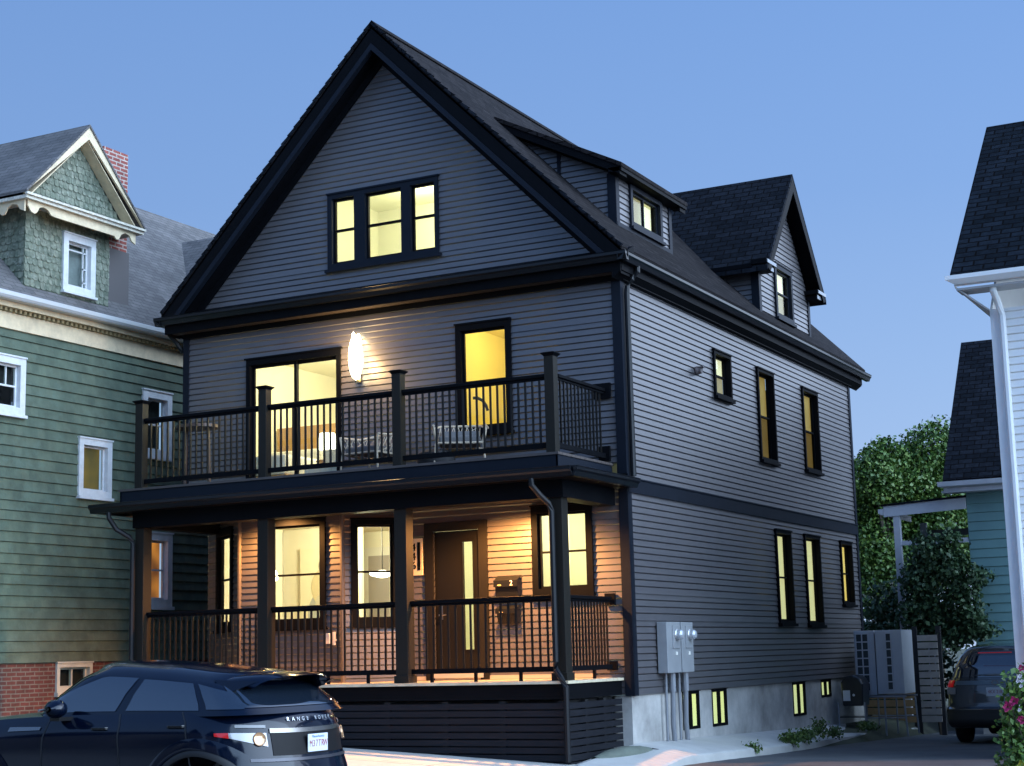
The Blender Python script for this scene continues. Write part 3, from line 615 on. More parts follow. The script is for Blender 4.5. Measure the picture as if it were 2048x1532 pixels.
# ================================================================ things on the house
# wall lamp on the upper front wall: tall cluster of glass rods
t = thing('wall_lamp', 'tall glowing crystal wall lamp beside the sliding door above the deck', 'wall lamp', (-4.60, -.03, 5.05))
MB().box(-4.64, -4.56, -.045, -.022, 5.0, 5.75).build('back_plate', mat('lamp_gold', (.5, .35, .15), .3, 1), t)
rod = mat('lit_crystal', (1, .9, .7), .2, em=(1, .80, .45), ems=40)
mb = MB()
for i in range(26):
    a = i*2.399; zc = 5.08+i*.026; r_ = (.02+.065*math.sqrt(max(0, 1-((i-12.5)/13)**2))); x = -4.60+r_*math.cos(a)*1.1; y_ = -.10+.04*math.sin(a)
    mb.lathe((x, y_, zc), [(.006, -.03), (.026, -.01), (.03, .03), (.02, .07), (.004, .09)], 7)
mb.build('crystal', rod, t); MB().lathe((-4.60, -.115, 5.4), [(.112*math.sqrt(max(0, 1-(k/8)**2))+.004, .37*k/8) for k in range(-8, 9)], 18).build('glass_body', mat('lit_glass', (1, .9, .7), .2, em=(1, .84, .5), ems=14), t, smooth=True); plight('lamp_glow', (-4.6, -.30, 5.4), 105, (1, .60, .24), .12, t)
# house number plaque
t = thing('number_plaque', 'pale wooden plaque with black house number 446 left of the front door', 'house number', (-3.55, -.03, 1.87))
MB().box(-3.68, -3.45, -.052, -.028, 1.87, 2.44).build('board', mat('pale_plaque', (.72, .60, .42), .6, var=.1), t, bevel=.004)
def text(s, name, parent, loc, rot, size, m_, ext=.004, sx=1, align='CENTER', space=1):
    cu = bpy.data.curves.new(name, 'FONT'); cu.body = s; cu.size = size; cu.extrude = ext; cu.align_x = align; cu.align_y = 'CENTER'; cu.space_character = space
    tmp = bpy.data.objects.new('tmp', cu); C.objects.link(tmp); dg = bpy.context.evaluated_depsgraph_get(); me = bpy.data.meshes.new_from_object(tmp.evaluated_get(dg))
    bpy.data.objects.remove(tmp); me.materials.clear(); me.materials.append(m_)
    o = bpy.data.objects.new(name, me); C.objects.link(o); o.parent = parent; o.location = Vector(loc)-org(parent); o.rotation_euler = rot; o.scale = (sx, 1, 1)
    return o
for i, ch in enumerate('446'): text(ch, 'numeral', t, (-3.60, -.060, 2.30-i*.14), (R(90), 0, 0), .17, black, .006)
MB().box(-3.535, -3.485, -.062, -.0525, 1.95, 2.38).build('upright_bar', black, t)
# mailboxes
def mailbox(x0, x1, z1, z0, lab, num=None):
    t = thing('mailbox', lab, 'mailbox', ((x0+x1)/2, -.03, z0), 'mailboxes beside the front door')
    mb = MB(); h = z1-z0; mb.prism([(x0, -.03, z0), (x0, -.10, z0), (x0, -.15, z0+h*.6), (x0, -.15, z0+h*.8), (x0, -.03, z0+h*.8)], (x1-x0, 0, 0)); mb.build('box', blackm, t, bevel=.004)
    MB().prism([(x0-.01, -.03, z1), (x0-.01, -.175, z0+h*.80), (x0-.01, -.175, z0+h*.55), (x0-.01, -.165, z0+h*.55), (x0-.01, -.165, z0+h*.79), (x0-.01, -.03, z1-.015)], (x1-x0+.02, 0, 0)).build('lid', blackm, t)
    if num: text(num, 'numeral', t, (x1-.09, -.180, z0+h*.68), (R(90), 0, 0), .11, whitei, .002)
    MB().box(x0+.06, x0+.12, -.179, -.1755, z0+h*.60, z0+h*.64).build('sticker', mat('brass_sticker', (.7, .55, .25), .4), t)
mailbox(-2.14, -1.76, 1.80, 1.42, 'black metal mailbox marked 2, on the wall right of the front door', '2')
mailbox(-2.12, -1.78, 1.36, 1.08, 'smaller black mailbox mounted under the one marked 2')
# outlet / meter on bay wall
t = thing('outlet_cover', 'white weatherproof outlet cover low on the bay wall', 'outlet', (-4.8, -.63, .93)); MB().box(-4.86, -4.77, -.66, -.626, .86, 1.02).build('cover', mat('outlet_white', (.75, .72, .66), .4), t, bevel=.005); MB().box(-4.72, -4.68, -.65, -.626, .84, 1.04).box(-4.68, -4.64, -.65, -.63, .90, .93).build('bracket', mat('outlet_white', (.75, .72, .66)), t)
# vent on side wall
t = thing('wall_vent', 'small dark round vent hood on the upper side wall', 'vent', (.02, 2.99, 5.15))
MB().lathe((.02, 2.99, 5.15), [(.07, 0), (.075, .02), (.06, .06), (.055, .10)], 16, 'x').build('hood', mat('vent_grey', (.10, .08, .08), .5), t)
MB().box(.02, .16, 2.94, 3.04, 5.19, 5.21).build('flap', mat('vent_grey', (.10, .08, .08), .5), t)
# wicker chairs on the deck
wick = mat('wicker', (.50, .41, .30), .7, var=.1); cush = mat('cushion_grey', (.13, .125, .125), .8)
def wicker_chair(x, y_, rz, lab):
    t = thing('wicker_chair', lab, 'chair', (0, 0, 0), 'wicker lounge chairs on the deck')
    mb = MB(); mb.tube([(-.38, -.36, .62), (-.42, .15, .64), (-.30, .38, .70), (.30, .38, .70), (.42, .15, .64), (.38, -.36, .62)], .018, 7)
    mb.tube([(-.34, -.34, .36), (-.36, .3, .34), (.36, .3, .34), (.34, -.34, .36), (-.34, -.34, .36)], .018, 7)
    for sx in (-1, 1):
        mb.tube([(sx*.38, -.36, .62), (sx*.34, -.34, .36)], .014, 6)
        for k in range(7):
            f = k/6; x0 = sx*(.38+.03*math.sin(f*3)); mb.tube([(x0, -.36+f*.66, .62+f*.04), (sx*.35, -.30+((k+1.3) % 7)/6*.60, .35)], .007, 5, cap=False); mb.tube([(x0, -.36+f*.66, .62+f*.04), (sx*.35, -.34+max(0, (k-1.3))/6*.60, .35)], .007, 5, cap=False)
    for k in range(10):
        f = k/9; mb.tube([(-.30+.6*f, .38, .70), (-.36+.72*((k+1) % 10)/9, .3, .34)], .007, 5, cap=False); mb.tube([(-.30+.6*f, .38, .70), (-.36+.72*max(0, k-1)/9, .3, .34)], .007, 5, cap=False)
    mb.build('woven_frame', wick, t)
    for sx in (-1, 1):
        for sy in (-.34, .3): MB().tube([(sx*.35, sy, .35), (sx*.38, sy*1.08, 0)], .016, 7).build('leg', wick, t)
    MB().box(-.31, .31, -.32, .27, .355, .47).build('seat_cushion', cush, t, bevel=.03)
    MB().prism([(-.29, .18, .47), (-.29, .27, .62), (-.29, .33, .61), (-.29, .26, .46)], (.58, 0, 0)).build('back_cushion', cush, t, bevel=.02)
    t.location = (x, y_, 3.365); t.rotation_euler = (0, 0, rz); return t
wicker_chair(-3.95, -.62, R(-8), 'cream wicker chair on the deck between the sliding door and the third deck post')
wicker_chair(-2.35, -.75, R(28), 'cream wicker chair turned sideways on the deck below the yellow window')
t = thing('pouf', 'dark round pouf on the deck right of the middle deck post', 'pouf', (-2.72, -.95, 3.36))
MB().lathe((-2.62, -1.0, 3.36), [(.20, 0), (.27, .05), (.29, .14), (.27, .24), (.18, .29), (.02, .30)], 20).build('cushion', mat('pouf_black', (.02, .02, .022), .8), t, smooth=True)
t = thing('bar_table', 'tall dark bar table at the left end of the deck', 'table', (-7.3, -.75, 3.36))
MB().prism([(-7.28+.38*math.cos(a*R(18)), -.75+.32*math.sin(a*R(18)), 4.40) for a in range(20)], (0, 0, .05)).build('table_top', mat('dark_wood', (.06, .035, .025), .4), t)
for sx, sy in ((-.22, 0), (.22, .0)): MB().tube([(-7.28+sx, -.75+sy, 4.40), (-7.28+sx*1.15, -.75, 3.36)], .03, 8).build('leg', mat('dark_wood', (.06, .035, .025), .4), t)
MB().box(-7.56, -7.0, -.77, -.73, 3.62, 3.66).build('foot_rest', mat('dark_wood', (.06, .035, .025), .4), t)
# rooms: furniture
t = thing('bed', 'bed with wooden headboard and white covers behind the sliding door', 'bed', (-6.3, 1.4, 3.42))
bw = mat('bed_wood', (.45, .26, .10), .5); sheet = mat('bed_linen', (.75, .72, .66), .85, var=.05, vs_=6)
MB().box(-7.85, -6.35, 2.25, 2.33, 3.42, 4.78).build('headboard', bw, t, bevel=.01); MB().box(-7.75, -6.4, .5, 2.24, 3.55, 3.70).build('bed_frame', bw, t); MB().box(-7.73, -6.42, .5, 2.23, 3.70, 4.05).build('mattress', sheet, t, bevel=.05)
for x in (-7.7, -7.06): MB().box(x, x+.6, 1.7, 2.2, 4.05, 4.28).build('pillow', sheet, t, bevel=.08)
t = thing('armchair', 'pale upholstered chair by the glass of the sliding door', 'armchair', (-5.5, .7, 3.42)); MB().box(-5.95, -5.15, .35, .95, 3.45, 3.80).build('seat', sheet, t, bevel=.05); MB().box(-5.95, -5.15, .95, 1.08, 3.45, 4.12).build('backrest', sheet, t, bevel=.04)
t = thing('table_lamp', 'bright white table lamp behind the right sliding door pane', 'lamp', (-5.08, 1.9, 3.42))
MB().lathe((-6.04, 1.2, 3.42), [(.12, 0), (.12, .5), (.2, .52), (.2, .54)], 14).build('side_table', bw, t); MB().lathe((-6.04, 1.2, 3.96), [(.06, 0), (.08, .1), (.03, .22)], 14).build('lamp_base', whitei, t)
MB().lathe((-6.04, 1.2, 4.16), [(.17, 0), (.13, .27)], 18).build('lamp_shade', glowmat('lampshade', (1, .95, .75), 5, .02), t)
# living room art and lamps
t = thing('wall_art', 'large abstract canvas of grey and cream shapes seen through the bay window', 'painting', (-5.1, 4.2, 1.0))
MB().box(-8.04, -6.35, 2.70, 2.78, .33, 2.97).build('partition_wall', cream, house); MB().box(-7.62, -6.45, 2.64, 2.69, .95, 2.60).build('canvas', mat('canvas_cream', (.85, .80, .60), .8), t)
for (cx, cz, rx, rz_, c, dy) in ((-7.15, 1.42, .30, .40, (.42, .44, .42), .0), (-7.1, 1.90, .27, .34, (.62, .54, .34), .004), (-7.02, 2.28, .19, .20, (.26, .24, .20), .008), (-7.08, 1.62, .20, .18, (.55, .52, .40), .012)):
    MB().prism([(cx+rx*math.cos(a*R(15)), 2.634-dy, cz+rz_*math.sin(a*R(15))) for a in range(24)], (0, .003, 0)).build('painted_shape', mat('art_%d' % int(cz*100), c, .8), t)
t = thing('pendant_bulb', 'bare bright bulb hanging at the left edge of the bay window', 'lamp', (-5.95, .35, 1.9)); MB().lathe((-6.43, .22, 1.98), [(.01, -.07), (.05, -.04), (.06, 0), (.04, .06), (.02, .1)], 14).build('bulb', mat('bulb', (1, .9, .7), .3, em=(1, .85, .55), ems=25), t, smooth=True); MB().tube([(-6.43, .22, 2.08), (-6.43, .22, 2.97)], .006, 6).build('cord', blackm, t)
t = thing('chandelier', 'glowing glass lamp seen through the window left of the house number', 'lamp', (-4.9, 1.9, 2.0)); MB().lathe((-5.03, 1.3, 2.0), [(.05, -.06), (.2, -.02), (.22, .02), (.05, .06)], 18).build('shade', mat('chandelier_glow', (1, .95, .85), .3, em=(1, .93, .8), ems=8), t); MB().tube([(-5.03, 1.3, 2.06), (-5.03, 1.3, 2.97)], .008, 6).build('stem', blackm, t)
t = thing('framed_picture', 'grey picture in a white frame inside, left of the house number', 'picture', (-5.5, 4.2, 1.2)); MB().box(-7.40, -6.52, 4.24, 4.28, .6, 2.68).build('frame', whitei, t); MB().box(-7.18, -6.72, 4.232, 4.239, .75, 2.52).build('print', mat('picture_grey', (.38, .34, .32), .7), t)
t = thing('sofa', 'tan sofa behind the window left of the house number', 'sofa', (-4.8, 1.6, .32)); MB().box(-5.9, -4.6, 1.5, 2.2, .34, .75).build('seat', mat('sofa_tan', (.62, .36, .12), .8), t, bevel=.05); MB().box(-5.45, -4.6, 1.5, 1.7, .75, 1.30).build('backrest', mat('sofa_tan', (.62, .36, .12), .8), t, bevel=.05)
# electric meters
galv = mat('meter_grey', (.34, .35, .36), .45, .2, var=.08); pvc = mat('conduit_grey', (.22, .23, .25), .5)
def meter(y0, y1, lab, extra=0):
    t = thing('electric_meter', lab, 'electric meter', (.03, (y0+y1)/2, .3), 'electric meters on the side wall')
    MB().box(.03, .19, y0, y1, .30, 1.05).build('cabinet', galv, t, bevel=.008)
    yc = y1-.19; MB().box(.19, .205, yc-.14, yc+.14, .66, 1.0).build('cover', galv, t, bevel=.004)
    MB().lathe((.20, yc, .86), [(.085, 0), (.088, .02), (.08, .03)], 20, 'x').build('meter_ring', mat('bright_zinc', (.6, .6, .6), .3, .8), t)
    MB().lathe((.215, yc, .86), [(.076, 0), (.074, .07), (.05, .10), (.01, .11)], 20, 'x').build('glass_dome', mat('meter_glass', (.5, .52, .55), .08, .3), t, smooth=True)
    MB().box(.19, .2, yc-.03, yc+.03, .56, .61).build('seal', whitei, t)
    MB().tube([(.10, yc+.02, .30), (.10, yc+.02, .02)], .05, 10).build('fitting', pvc, t)
    MB().tube([(.10, yc+.02, .04), (.09, yc+.03, -.2), (.07, yc+.06, -.45), (.06, yc+.12, -.72)], .038, 10).build('conduit', pvc, t)
    MB().tube([(.06, yc-.13, .30), (.05, yc-.13, -.72)], .02, 8).build('ground_wire', pvc, t)
meter(.86, 1.40, 'wider grey electric meter cabinet, the left of the two meters on the side wall')
meter(1.44, 1.92, 'narrower grey electric meter cabinet, the right of the two meters on the side wall')
# lump on the slab
t = thing('bag', 'long low grey-green rounded bag lying on the concrete by the porch skirt', 'bag', (.2, -.6, -.72))
mb = MB(); rows = []
for k in range(13):
    f = k/12; s_ = math.sin(math.pi*min(max(f, .04), .96))**.4; cx, cy, cz = -.02+.30*f, -1.35+1.15*f, -.815+.06*f
    rows.append([(cx+.15*s_*math.cos(a*math.pi/12), cy, cz+.12*s_*math.sin(a*math.pi/12)*(1+.06*math.sin(k*2+a))) for a in range(13)])
mb.grid(rows).build('bag', mat('grey_green_fabric', (.13, .15, .12), .8, var=.2), t, smooth=True)
MB().tube([(.27, -.22, -.74), (.31, -.14, -.73), (.37, -.06, -.75)], .015, 7).build('drawstring', blackm, t)
# ================================================================ ground
def lerp(a, b, t): t = min(max(t, 0), 1); return a+(b-a)*t
def gz(x, y):
    yard = lerp(-.46, -.86, (x+7)/7)                      # pavement in front of the porch falls to the right
    side = lerp(-1.0, -.955, 1)-.024*max(0, min(y, 30))   # driveway
    z = lerp(yard, side, (x-.4)/.5) if y > -3.2 else None
    street = -1.0
    if z is None: z = lerp(lerp(yard, side, (x-.4)/.5), -.92, (-3.2-y)/1.6)
    if y < -5.2: z = lerp(z, street, (-5.2-y)/.3)
    if x < -8.2 and y > -3: z = min(z, -.42)
    return z
def sheet(name, xs, ys, dz, m_, kind='structure', clip=None, parent=None):
    mb = MB(); mb.grid([[(x, y, gz(x, y)+dz) for x in xs] for y in ys]); o = mb.build(name, m_, parent, smooth=True, recalc=False); tag(o, None, kind=kind); return o
lin = lambda a, b, n: [a+(b-a)*i/(n-1) for i in range(n)]
asph = mat('asphalt', (.085, .088, .092), .85, var=.30, vs_=1.1, bump=.35, bs=120)
sheet('ground', [-200, -60, -30, -20]+lin(-14, 14, 57)+[20, 30, 60, 200], [-200, -60, -30]+lin(-20, -5.6, 12)+lin(-5.5, 0, 23)+lin(.5, 30, 30)+[40, 60, 120, 300], -.03, mat('bare_soil', (.055, .06, .035), .95, var=.4, vs_=.8, bump=.3, bs=20))
sheet('street', [-200, -60, -30]+lin(-14, 14, 15)+[30, 60, 200], lin(-16, -5.5, 12), 0.0, asph)
sheet('far_sidewalk', [-200, -60, 0, 60, 200], lin(-21, -16.05, 4), .1, slabm)
sheet('driveway', lin(.86, 4.9, 14), lin(-5.2, 26, 64), .004, asph)
pv = brickmat('sidewalk_concrete', (.50, .47, .42), (.54, .51, .46), (.2, .19, .17), 1.5, 1.5, .008, rough=.85, bump=.3, var=.12, vs_=2, offset=0)
sheet('sidewalk', [-60, -30]+lin(-14, .40, 30)+lin(.5, 1.2, 8)+lin(1.5, 14, 20)+[60], lin(-5.2, -3.2, 12), .012, pv)
sheet('front_walk', lin(-8.3, .38, 40), lin(-3.2, -1.70, 8), .014, pv)
# raised concrete strip along the side wall with its kerb face
mb = MB(); top = lambda y: -.665-.0215*y if y > 0 else -.665+.085*y*1.0
ys = lin(-1.95, 13.2, 60); wx = lambda y: .78 + (.12*math.sin(y*.45) if y > 0 else 0) + max(0, -y)*.04
cr = []
for y_ in ys:
    w = wx(y_); t0 = top(y_); e = random.uniform(-.008, .008)
    cr.append([(-.36, y_, t0+.02-(.02 if y_ > 0 else .1)), (.0, y_, t0), (w*.5, y_, t0-.07), (w-.03, y_, t0-.155), (w+e, y_, t0-.175), (w+e+.02, y_, -1.6)])
mb.grid(cr); i = len(mb.v)-6*len(ys); mb.f.append(tuple(i+k for k in range(6)))
tag(mb.build('walkway', slabm, None, recalc=False), None, kind='structure')
# ================================================================ green house on the left
GX = -10.0
gh = thing('green_house', 'weathered green shingled house with cream trim, small gabled dormer and brick base', 'house', (-13, 4, -.42))
gsh = brickmat('green_shingle_siding', (.074, .104, .074), (.098, .128, .088), (.05, .07, .05), .17, .175, .0008, rough=.85, bump=.12, var=.30, vs_=3.2, blotch=((.11, .16, .125), 2.6, .54, .6), smooth=.6)
gtrim = mat('cream_trim_worn', (.66, .54, .36), .7, var=.18, vs_=5, bump=.1, bs=30); gwhite = mat('white_trim_worn', (.62, .63, .64), .6, var=.12, vs_=7)
groof = brickmat('grey_weathered_shingles', (.10, .095, .095), (.14, .13, .128), (.05, .05, .05), .25, .115, .006, rough=.95, bump=.7, var=.35, vs_=1.2, blotch=((.2, .19, .185), .8, .55, .4))
GS = Fr((GX, 0, 0), (0, 1, 0), (1, 0, 0))
gwin = [(-2.75, -1.89, 4.72, 5.67), (-.58, .25, 3.50, 4.50), (1.06, 1.87, 4.35, 5.56), (1.06, 1.92, 1.64, 2.96)]
lap(GS, .68, 6.13, -5.0, 9.0, [(a+.04, b-.04, c+.04, d-.04) for a, b, c, d in gwin], ex=.178, d=.028, jit=.10, und=.008).build('side_wall', gsh, gh)
MB().box(GX-8.5, GX-.02, -5.0, -4.98, -.5, 6.5).build('end_wall', gsh, gh)
brick = brickmat('red_brick', (.12, .034, .026), (.085, .028, .022), (.14, .12, .10), .205, .068, .010, rough=.85, bump=.5, var=.3, vs_=5, blotch=((.3, .28, .26), 2.2, .63, .8))
mb = MB(); mb.box(GX-.3, GX-.02, -5, -.98, -1, .70); mb.box(GX-.3, GX-.02, -.125, 9, -1, .70); mb.box(GX-.3, GX-.02, -.98, -.125, -1, .20)
mb.build('brick_base', brick, gh)
dark = mat('dark_room', (.01, .012, .016), .9); amber = glowmat('amber_glow', (.20, .13, .03), .8, .3, 2.5, c2=(.05, .05, .03)); orange = glowmat('orange_curtain', (.70, .26, .05), .9, .3, 1.8, c2=(.10, .035, .02))
gc = mat('net_curtain', (.22, .24, .27), .9, var=.2)
window(GS, *gwin[0], gh, gwhite, tw=.12, proud=.05, kind='double', shade=dark, gl2=screen, muntin=[(.60, .64, .5, 1)], sill=.05)
window(GS, *gwin[1], gh, gwhite, tw=.11, proud=.05, kind='fixed', shade=amber, sill=.05)
window(GS, *gwin[2], gh, gwhite, tw=.13, proud=.05, shade=dark, sill=.05)
window(GS, *gwin[3], gh, gwhite, tw=.13, proud=.05, shade=orange, sill=.06)
window(Fr((GX-.02, 0, 0), (0, 1, 0), (1, 0, 0)), -.98, -.125, .19, .67, gh, mat('cream_basement_trim', (.52, .54, .46), .7, var=.15), tw=.07, proud=.04, kind='slide', shade=dark, sill=.07, meet=.03)
mb = MB(); mb.fbox(GS, -5, 9, 6.13, 6.40, -.02, .045); mb.build('frieze', gtrim, gh)
mb = MB(); 
for k in range(int(14/.11)): u = -5+k*.11; mb.fbox(GS, u, u+.055, 6.40, 6.46, .0, .12)
mb.build('dentils', mat('dentil_ochre', (.26, .20, .10), .7), gh)
mb = MB(); mb.fbox(GS, -5.2, 9.2, 6.462, 6.55, -.02, .17); mb.build('cornice', gtrim, gh)
mb = MB(); mb.prism([GS.P(-5.3, 6.552, .10), GS.P(-5.3, 6.552, .32), GS.P(-5.3, 6.60, .36), GS.P(-5.3, 6.66, .37), GS.P(-5.3, 6.672, .35), GS.P(-5.3, 6.60, .12)], (0, 14.6, 0)); mb.build('gutter', mat('pale_gutter', (.55, .56, .56), .4), gh)
# main roof (slope up away from the camera side) and cross gable behind
slab([(GX+.33, -5.3, 6.66), (GX+.33, 9.3, 6.66), (GX-3.2, 9.3, 10.3), (GX-3.2, -5.3, 10.3)], .1, 'roof', groof, gh)
slab([(GX-7.4, -5.3, 6.66), (GX-3.2, -5.3, 10.3), (GX-3.2, 9.3, 10.3), (GX-7.4, 9.3, 6.66)], .1, 'roof', groof, gh)
# dormer
dx = GX+.10; y0, y1, ypk = -2.05, .02, -.98
DGf = Fr((dx, 0, 0), (0, 1, 0), (1, 0, 0))
scm = brickmat('fishscale_paint', (.105, .128, .092), (.20, .215, .16), (.08, .095, .07), .12, .13, .0, rough=.85, bump=0, var=.45, vs_=14, blotch=((.38, .40, .34), 9, .55, .6))
def scales(fr, z0, z1, ulo, uhi, holes=(), w=.125, h=.125, name='fish_scale_shingles', parent=None, d=.016):
    mb = MB(); r = 0; z = z1
    zz = z0
    while zz < z1:
        lo, hi = ulo(zz+h*.5), uhi(zz+h*.5); u = lo-((r % 2)*.5)*w
        while u < hi:
            ww = w*random.uniform(.9, 1.08); a, b = max(u, lo), min(u+ww-.006, hi); c = (a+b)/2
            if b-a > .02 and not any(c > q[0] and c < q[1] and zz+h*.5 > q[2] and zz+h*.5 < q[3] for q in holes):
                t = random.uniform(-.008, .008); dd = d+random.uniform(-.004, .006); zt = min(zz+h*1.15, z1+.02); rr = (b-a)/2
                pts = [fr.P(c+rr*math.cos(math.pi+k*math.pi/6), zz+t+rr*.55*(1+math.sin(math.pi+k*math.pi/6)), dd) for k in range(7)]
                pts += [fr.P(b, zt, .003), fr.P(a, zt, .003)]
                mb.prism(pts, -fr.n*.006)
            u += ww
        zz += h; r += 1
    return mb.build(name, scm, parent, recalc=False)
dwin = (-1.17, -.37, 6.98, 8.0)
zb = 6.90; ze_ = 8.28
rg = lambda y: zb
scales(DGf, zb, ze_, lambda z: y0, lambda z: y1, [(dwin[0]+.03, dwin[1]-.03, dwin[2], dwin[3])], parent=gh)
MB().fbox(DGf, y0, dwin[0]+.05, zb-.2, ze_, -.03, .001).fbox(DGf, dwin[1]-.05, y1, zb-.2, ze_, -.03, .001).fbox(DGf, dwin[0]+.05, dwin[1]-.05, zb-.2, dwin[2]+.03, -.03, .001).fbox(DGf, dwin[0]+.05, dwin[1]-.05, dwin[3]-.03, ze_, -.03, .001).build('dormer_wall', gsh, gh)
window(DGf, *dwin, gh, gwhite, tw=.12, proud=.05, kind='fixed', shade=gc, muntin=[(.80, .84, 0, 1), (0, 1, .82, .85), (.8, 1, .45, .48), (.8, 1, .14, .17)], sill=.04)
MB().box(dx-2.2, dx-.03, y1-.02, y1, 6.6, ze_).box(dx-2.2, dx-.03, y0, y0+.02, 6.6, ze_).build('dormer_side', gsh, gh)
CK = Fr((0, y0, 0), (1, 0, 0), (0, -1, 0))
GRZ = lambda x: 6.66-(x-GX-.33)*1.031
scales(CK, 6.9, ze_, lambda z: GX+.33-(z-6.66)/1.031, lambda z: dx, parent=gh)
# dormer gable
gz0 = 8.32; gpk = 9.92; ov = .42; hw = 1.46; ss = (gpk-8.42)/hw; xo = dx+ov
gf = Fr((dx+.12, 0, 0), (0, 1, 0), (1, 0, 0))
scales(gf, gz0+.05, gpk-.42, lambda z: ypk-(gpk-.30-z)/ss, lambda z: ypk+(gpk-.30-z)/ss, h=.12, w=.115, parent=gh)
MB().prism([gf.P(ypk-(gpk-.28-gz0)/ss, gz0, 0), gf.P(ypk+(gpk-.28-gz0)/ss, gz0, 0), gf.P(ypk, gpk-.28, 0)], (-.03, 0, 0)).build('gable_wall', gsh, gh)
for sg in (-1, 1):
    q = lambda y, dz, x: (x, ypk+sg*y, gpk-ss*y+dz)
    MB().prism([q(-.0, 0, xo), q(hw+.02, 0, xo), q(hw+.02, 0, GX-4.6), q(0, 0, GX-4.6)], (0, 0, -.05)).build('dormer_roof', groof, gh)
    MB().prism([q(0, -.05, xo-.02), q(hw, -.05, xo-.02), q(hw-.16, -.07, xo-.02), q(0, -.27, xo-.02)], (-.04, 0, 0)).build('rake_board', gtrim, gh)
    MB().prism([q(0, -.26, xo-.07), q(hw-.12, -.20, xo-.07), q(hw-.2, -.20, dx+.12), q(0, -.26, dx+.12)], (0, 0, -.02)).build('rake_soffit', gtrim, gh)
mb = MB(); mb.box(GX-2.5, xo-.02, ypk-hw, ypk+hw, gz0-.06, gz0-.005); mb.build('cornice_shelf', mat('peeling_cream', (.58, .54, .45), .8, var=.35, vs_=16), gh)
mb = MB(); mb.prism([(xo-.03, ypk-hw-.02, gz0-.005), (xo-.03, ypk+hw+.02, gz0-.005), (xo-.03, ypk+hw+.02, gz0+.035), (xo-.03, ypk-hw-.02, gz0+.035)], (.05, 0, 0)); mb.build('cornice_lip', mat('peeling_cream', (.5, .47, .4), .8), gh)
# scalloped valance under the cornice
pts = []; n = 40
zb0 = gz0-.06
def valance(fr, u0, u1):
    prof = [(0, 0), (0, -.16), (.05, -.20), (.10, -.19), (.16, -.13), (.20, -.06), (.26, -.035), (.74, -.035), (.80, -.06), (.84, -.13), (.90, -.19), (.95, -.20), (1, -.16), (1, 0)] if False else None
    e = .42
    L = u1-u0; P_ = [(u0, 0), (u0, -.10), (u0+.08, -.19), (u0+.16, -.21), (u0+.22, -.17), (u0+.27, -.08), (u0+.36, -.05), (u0+.48, -.08), (u0+.54, -.15), (u0+.62, -.16), (u1-.56, -.16), (u1-.50, -.21), (u1-.44, -.20), (u1-.38, -.10), (u1-.28, -.05), (u1-.16, -.07), (u1-.1, -.16), (u1, -.2), (u1, 0)]
    return MB().prism([fr.P(a, zb0+b, 0) for a, b in P_], fr.n*.03)
VF = Fr((dx+.30, 0, 0), (0, 1, 0), (1, 0, 0))
valance(VF, y0-.28, y1+.32).build('valance', gtrim, gh)
VC = Fr((0, y0-.30, 0), (1, 0, 0), (0, -1, 0)); valance(VC, GX-1.4, dx+.3).build('valance', gtrim, gh)
# chimney
cbr = brickmat('chimney_brick', (.30, .075, .055), (.20, .05, .04), (.40, .34, .30), .205, .075, .012, rough=.85, bump=.5, var=.3, vs_=5)
MB().box(GX-.75, GX-.10, .06, .72, 6.9, 9.92).build('chimney', cbr, gh)
MB().box(GX-.78, GX-.07, .03, .75, 7.0, 8.05).build('chimney_flashing', mat('lead_flashing', (.10, .09, .09), .6), gh)
# cross-gable roof further back
rz2 = 9.55
for sg in (-1, 1):
    MB().prism([(GX+.33-.6, 5.2, rz2), (GX+.33-.6, 5.2+sg*2.9, 6.8), (GX-3.2, 5.2+sg*2.9, 6.8), (GX-6, 5.2, rz2)], (0, 0, -.06)).build('cross_roof', groof, gh)
# ================================================================ white house on the right
wh = thing('white_house', 'white clapboard house corner with dark shingle roof at the right edge', 'house', (9, 6, -1.1))
WY = 2.0; WX = 5.0
WF = Fr((0, WY, 0), (1, 0, 0), (0, -1, 0)); WS = Fr((WX, 0, 0), (0, 1, 0), (-1, 0, 0))
wsid = mat('white_vinyl', (.80, .79, .78), .5, var=.04, vs_=2); wtr = mat('white_trim', (.82, .81, .80), .45, var=.04)
lap(WF, -.6, 5.4, WX+.1, 15, [], ex=.112, d=.018).build('front_wall', wsid, wh)
lap(WS, -.6, 5.4, WY, 12, [], ex=.112, d=.018).build('side_wall', wsid, wh)
MB().box(WX+.05, 15, WY+.05, 11.9, -1.3, -.6).build('foundation', concrete, wh)
MB().box(WX-.02, WX+.12, WY-.03, WY+.10, -.6, 5.4).build('corner_board', wtr, wh)
MB().tube([(WX+.10, WY-.30, 5.70), (WX+.10, WY-.30, 5.62), (WX+.13, WY-.15, 5.45), (WX+.16, WY-.08, 5.28), (WX+.16, WY-.08, -.8)], .05, 8).build('downspout', wtr, wh)
mb = MB(); mb.prism([(WX-.42, WY-.42, 5.72), (WX-.42, WY-.42, 5.86), (15, WY-.42, 5.86), (15, WY-.42, 5.72)], (0, .03, 0)); mb.build('fascia', wtr, wh)
MB().box(WX-.40, 15, WY-.39, WY-.0, 5.66, 5.69).build('front_soffit', mat('soffit_grey', (.45, .46, .48), .6), wh)
MB().prism([(WX-.42, WY-.39, 5.70), (WX-.0, WY-.0, 5.36), (WX-.0, 12, 5.36), (WX-.42, 12.4, 5.70)], (0, 0, .03)).build('side_soffit', mat('soffit_grey', (.45, .46, .48), .6), wh)
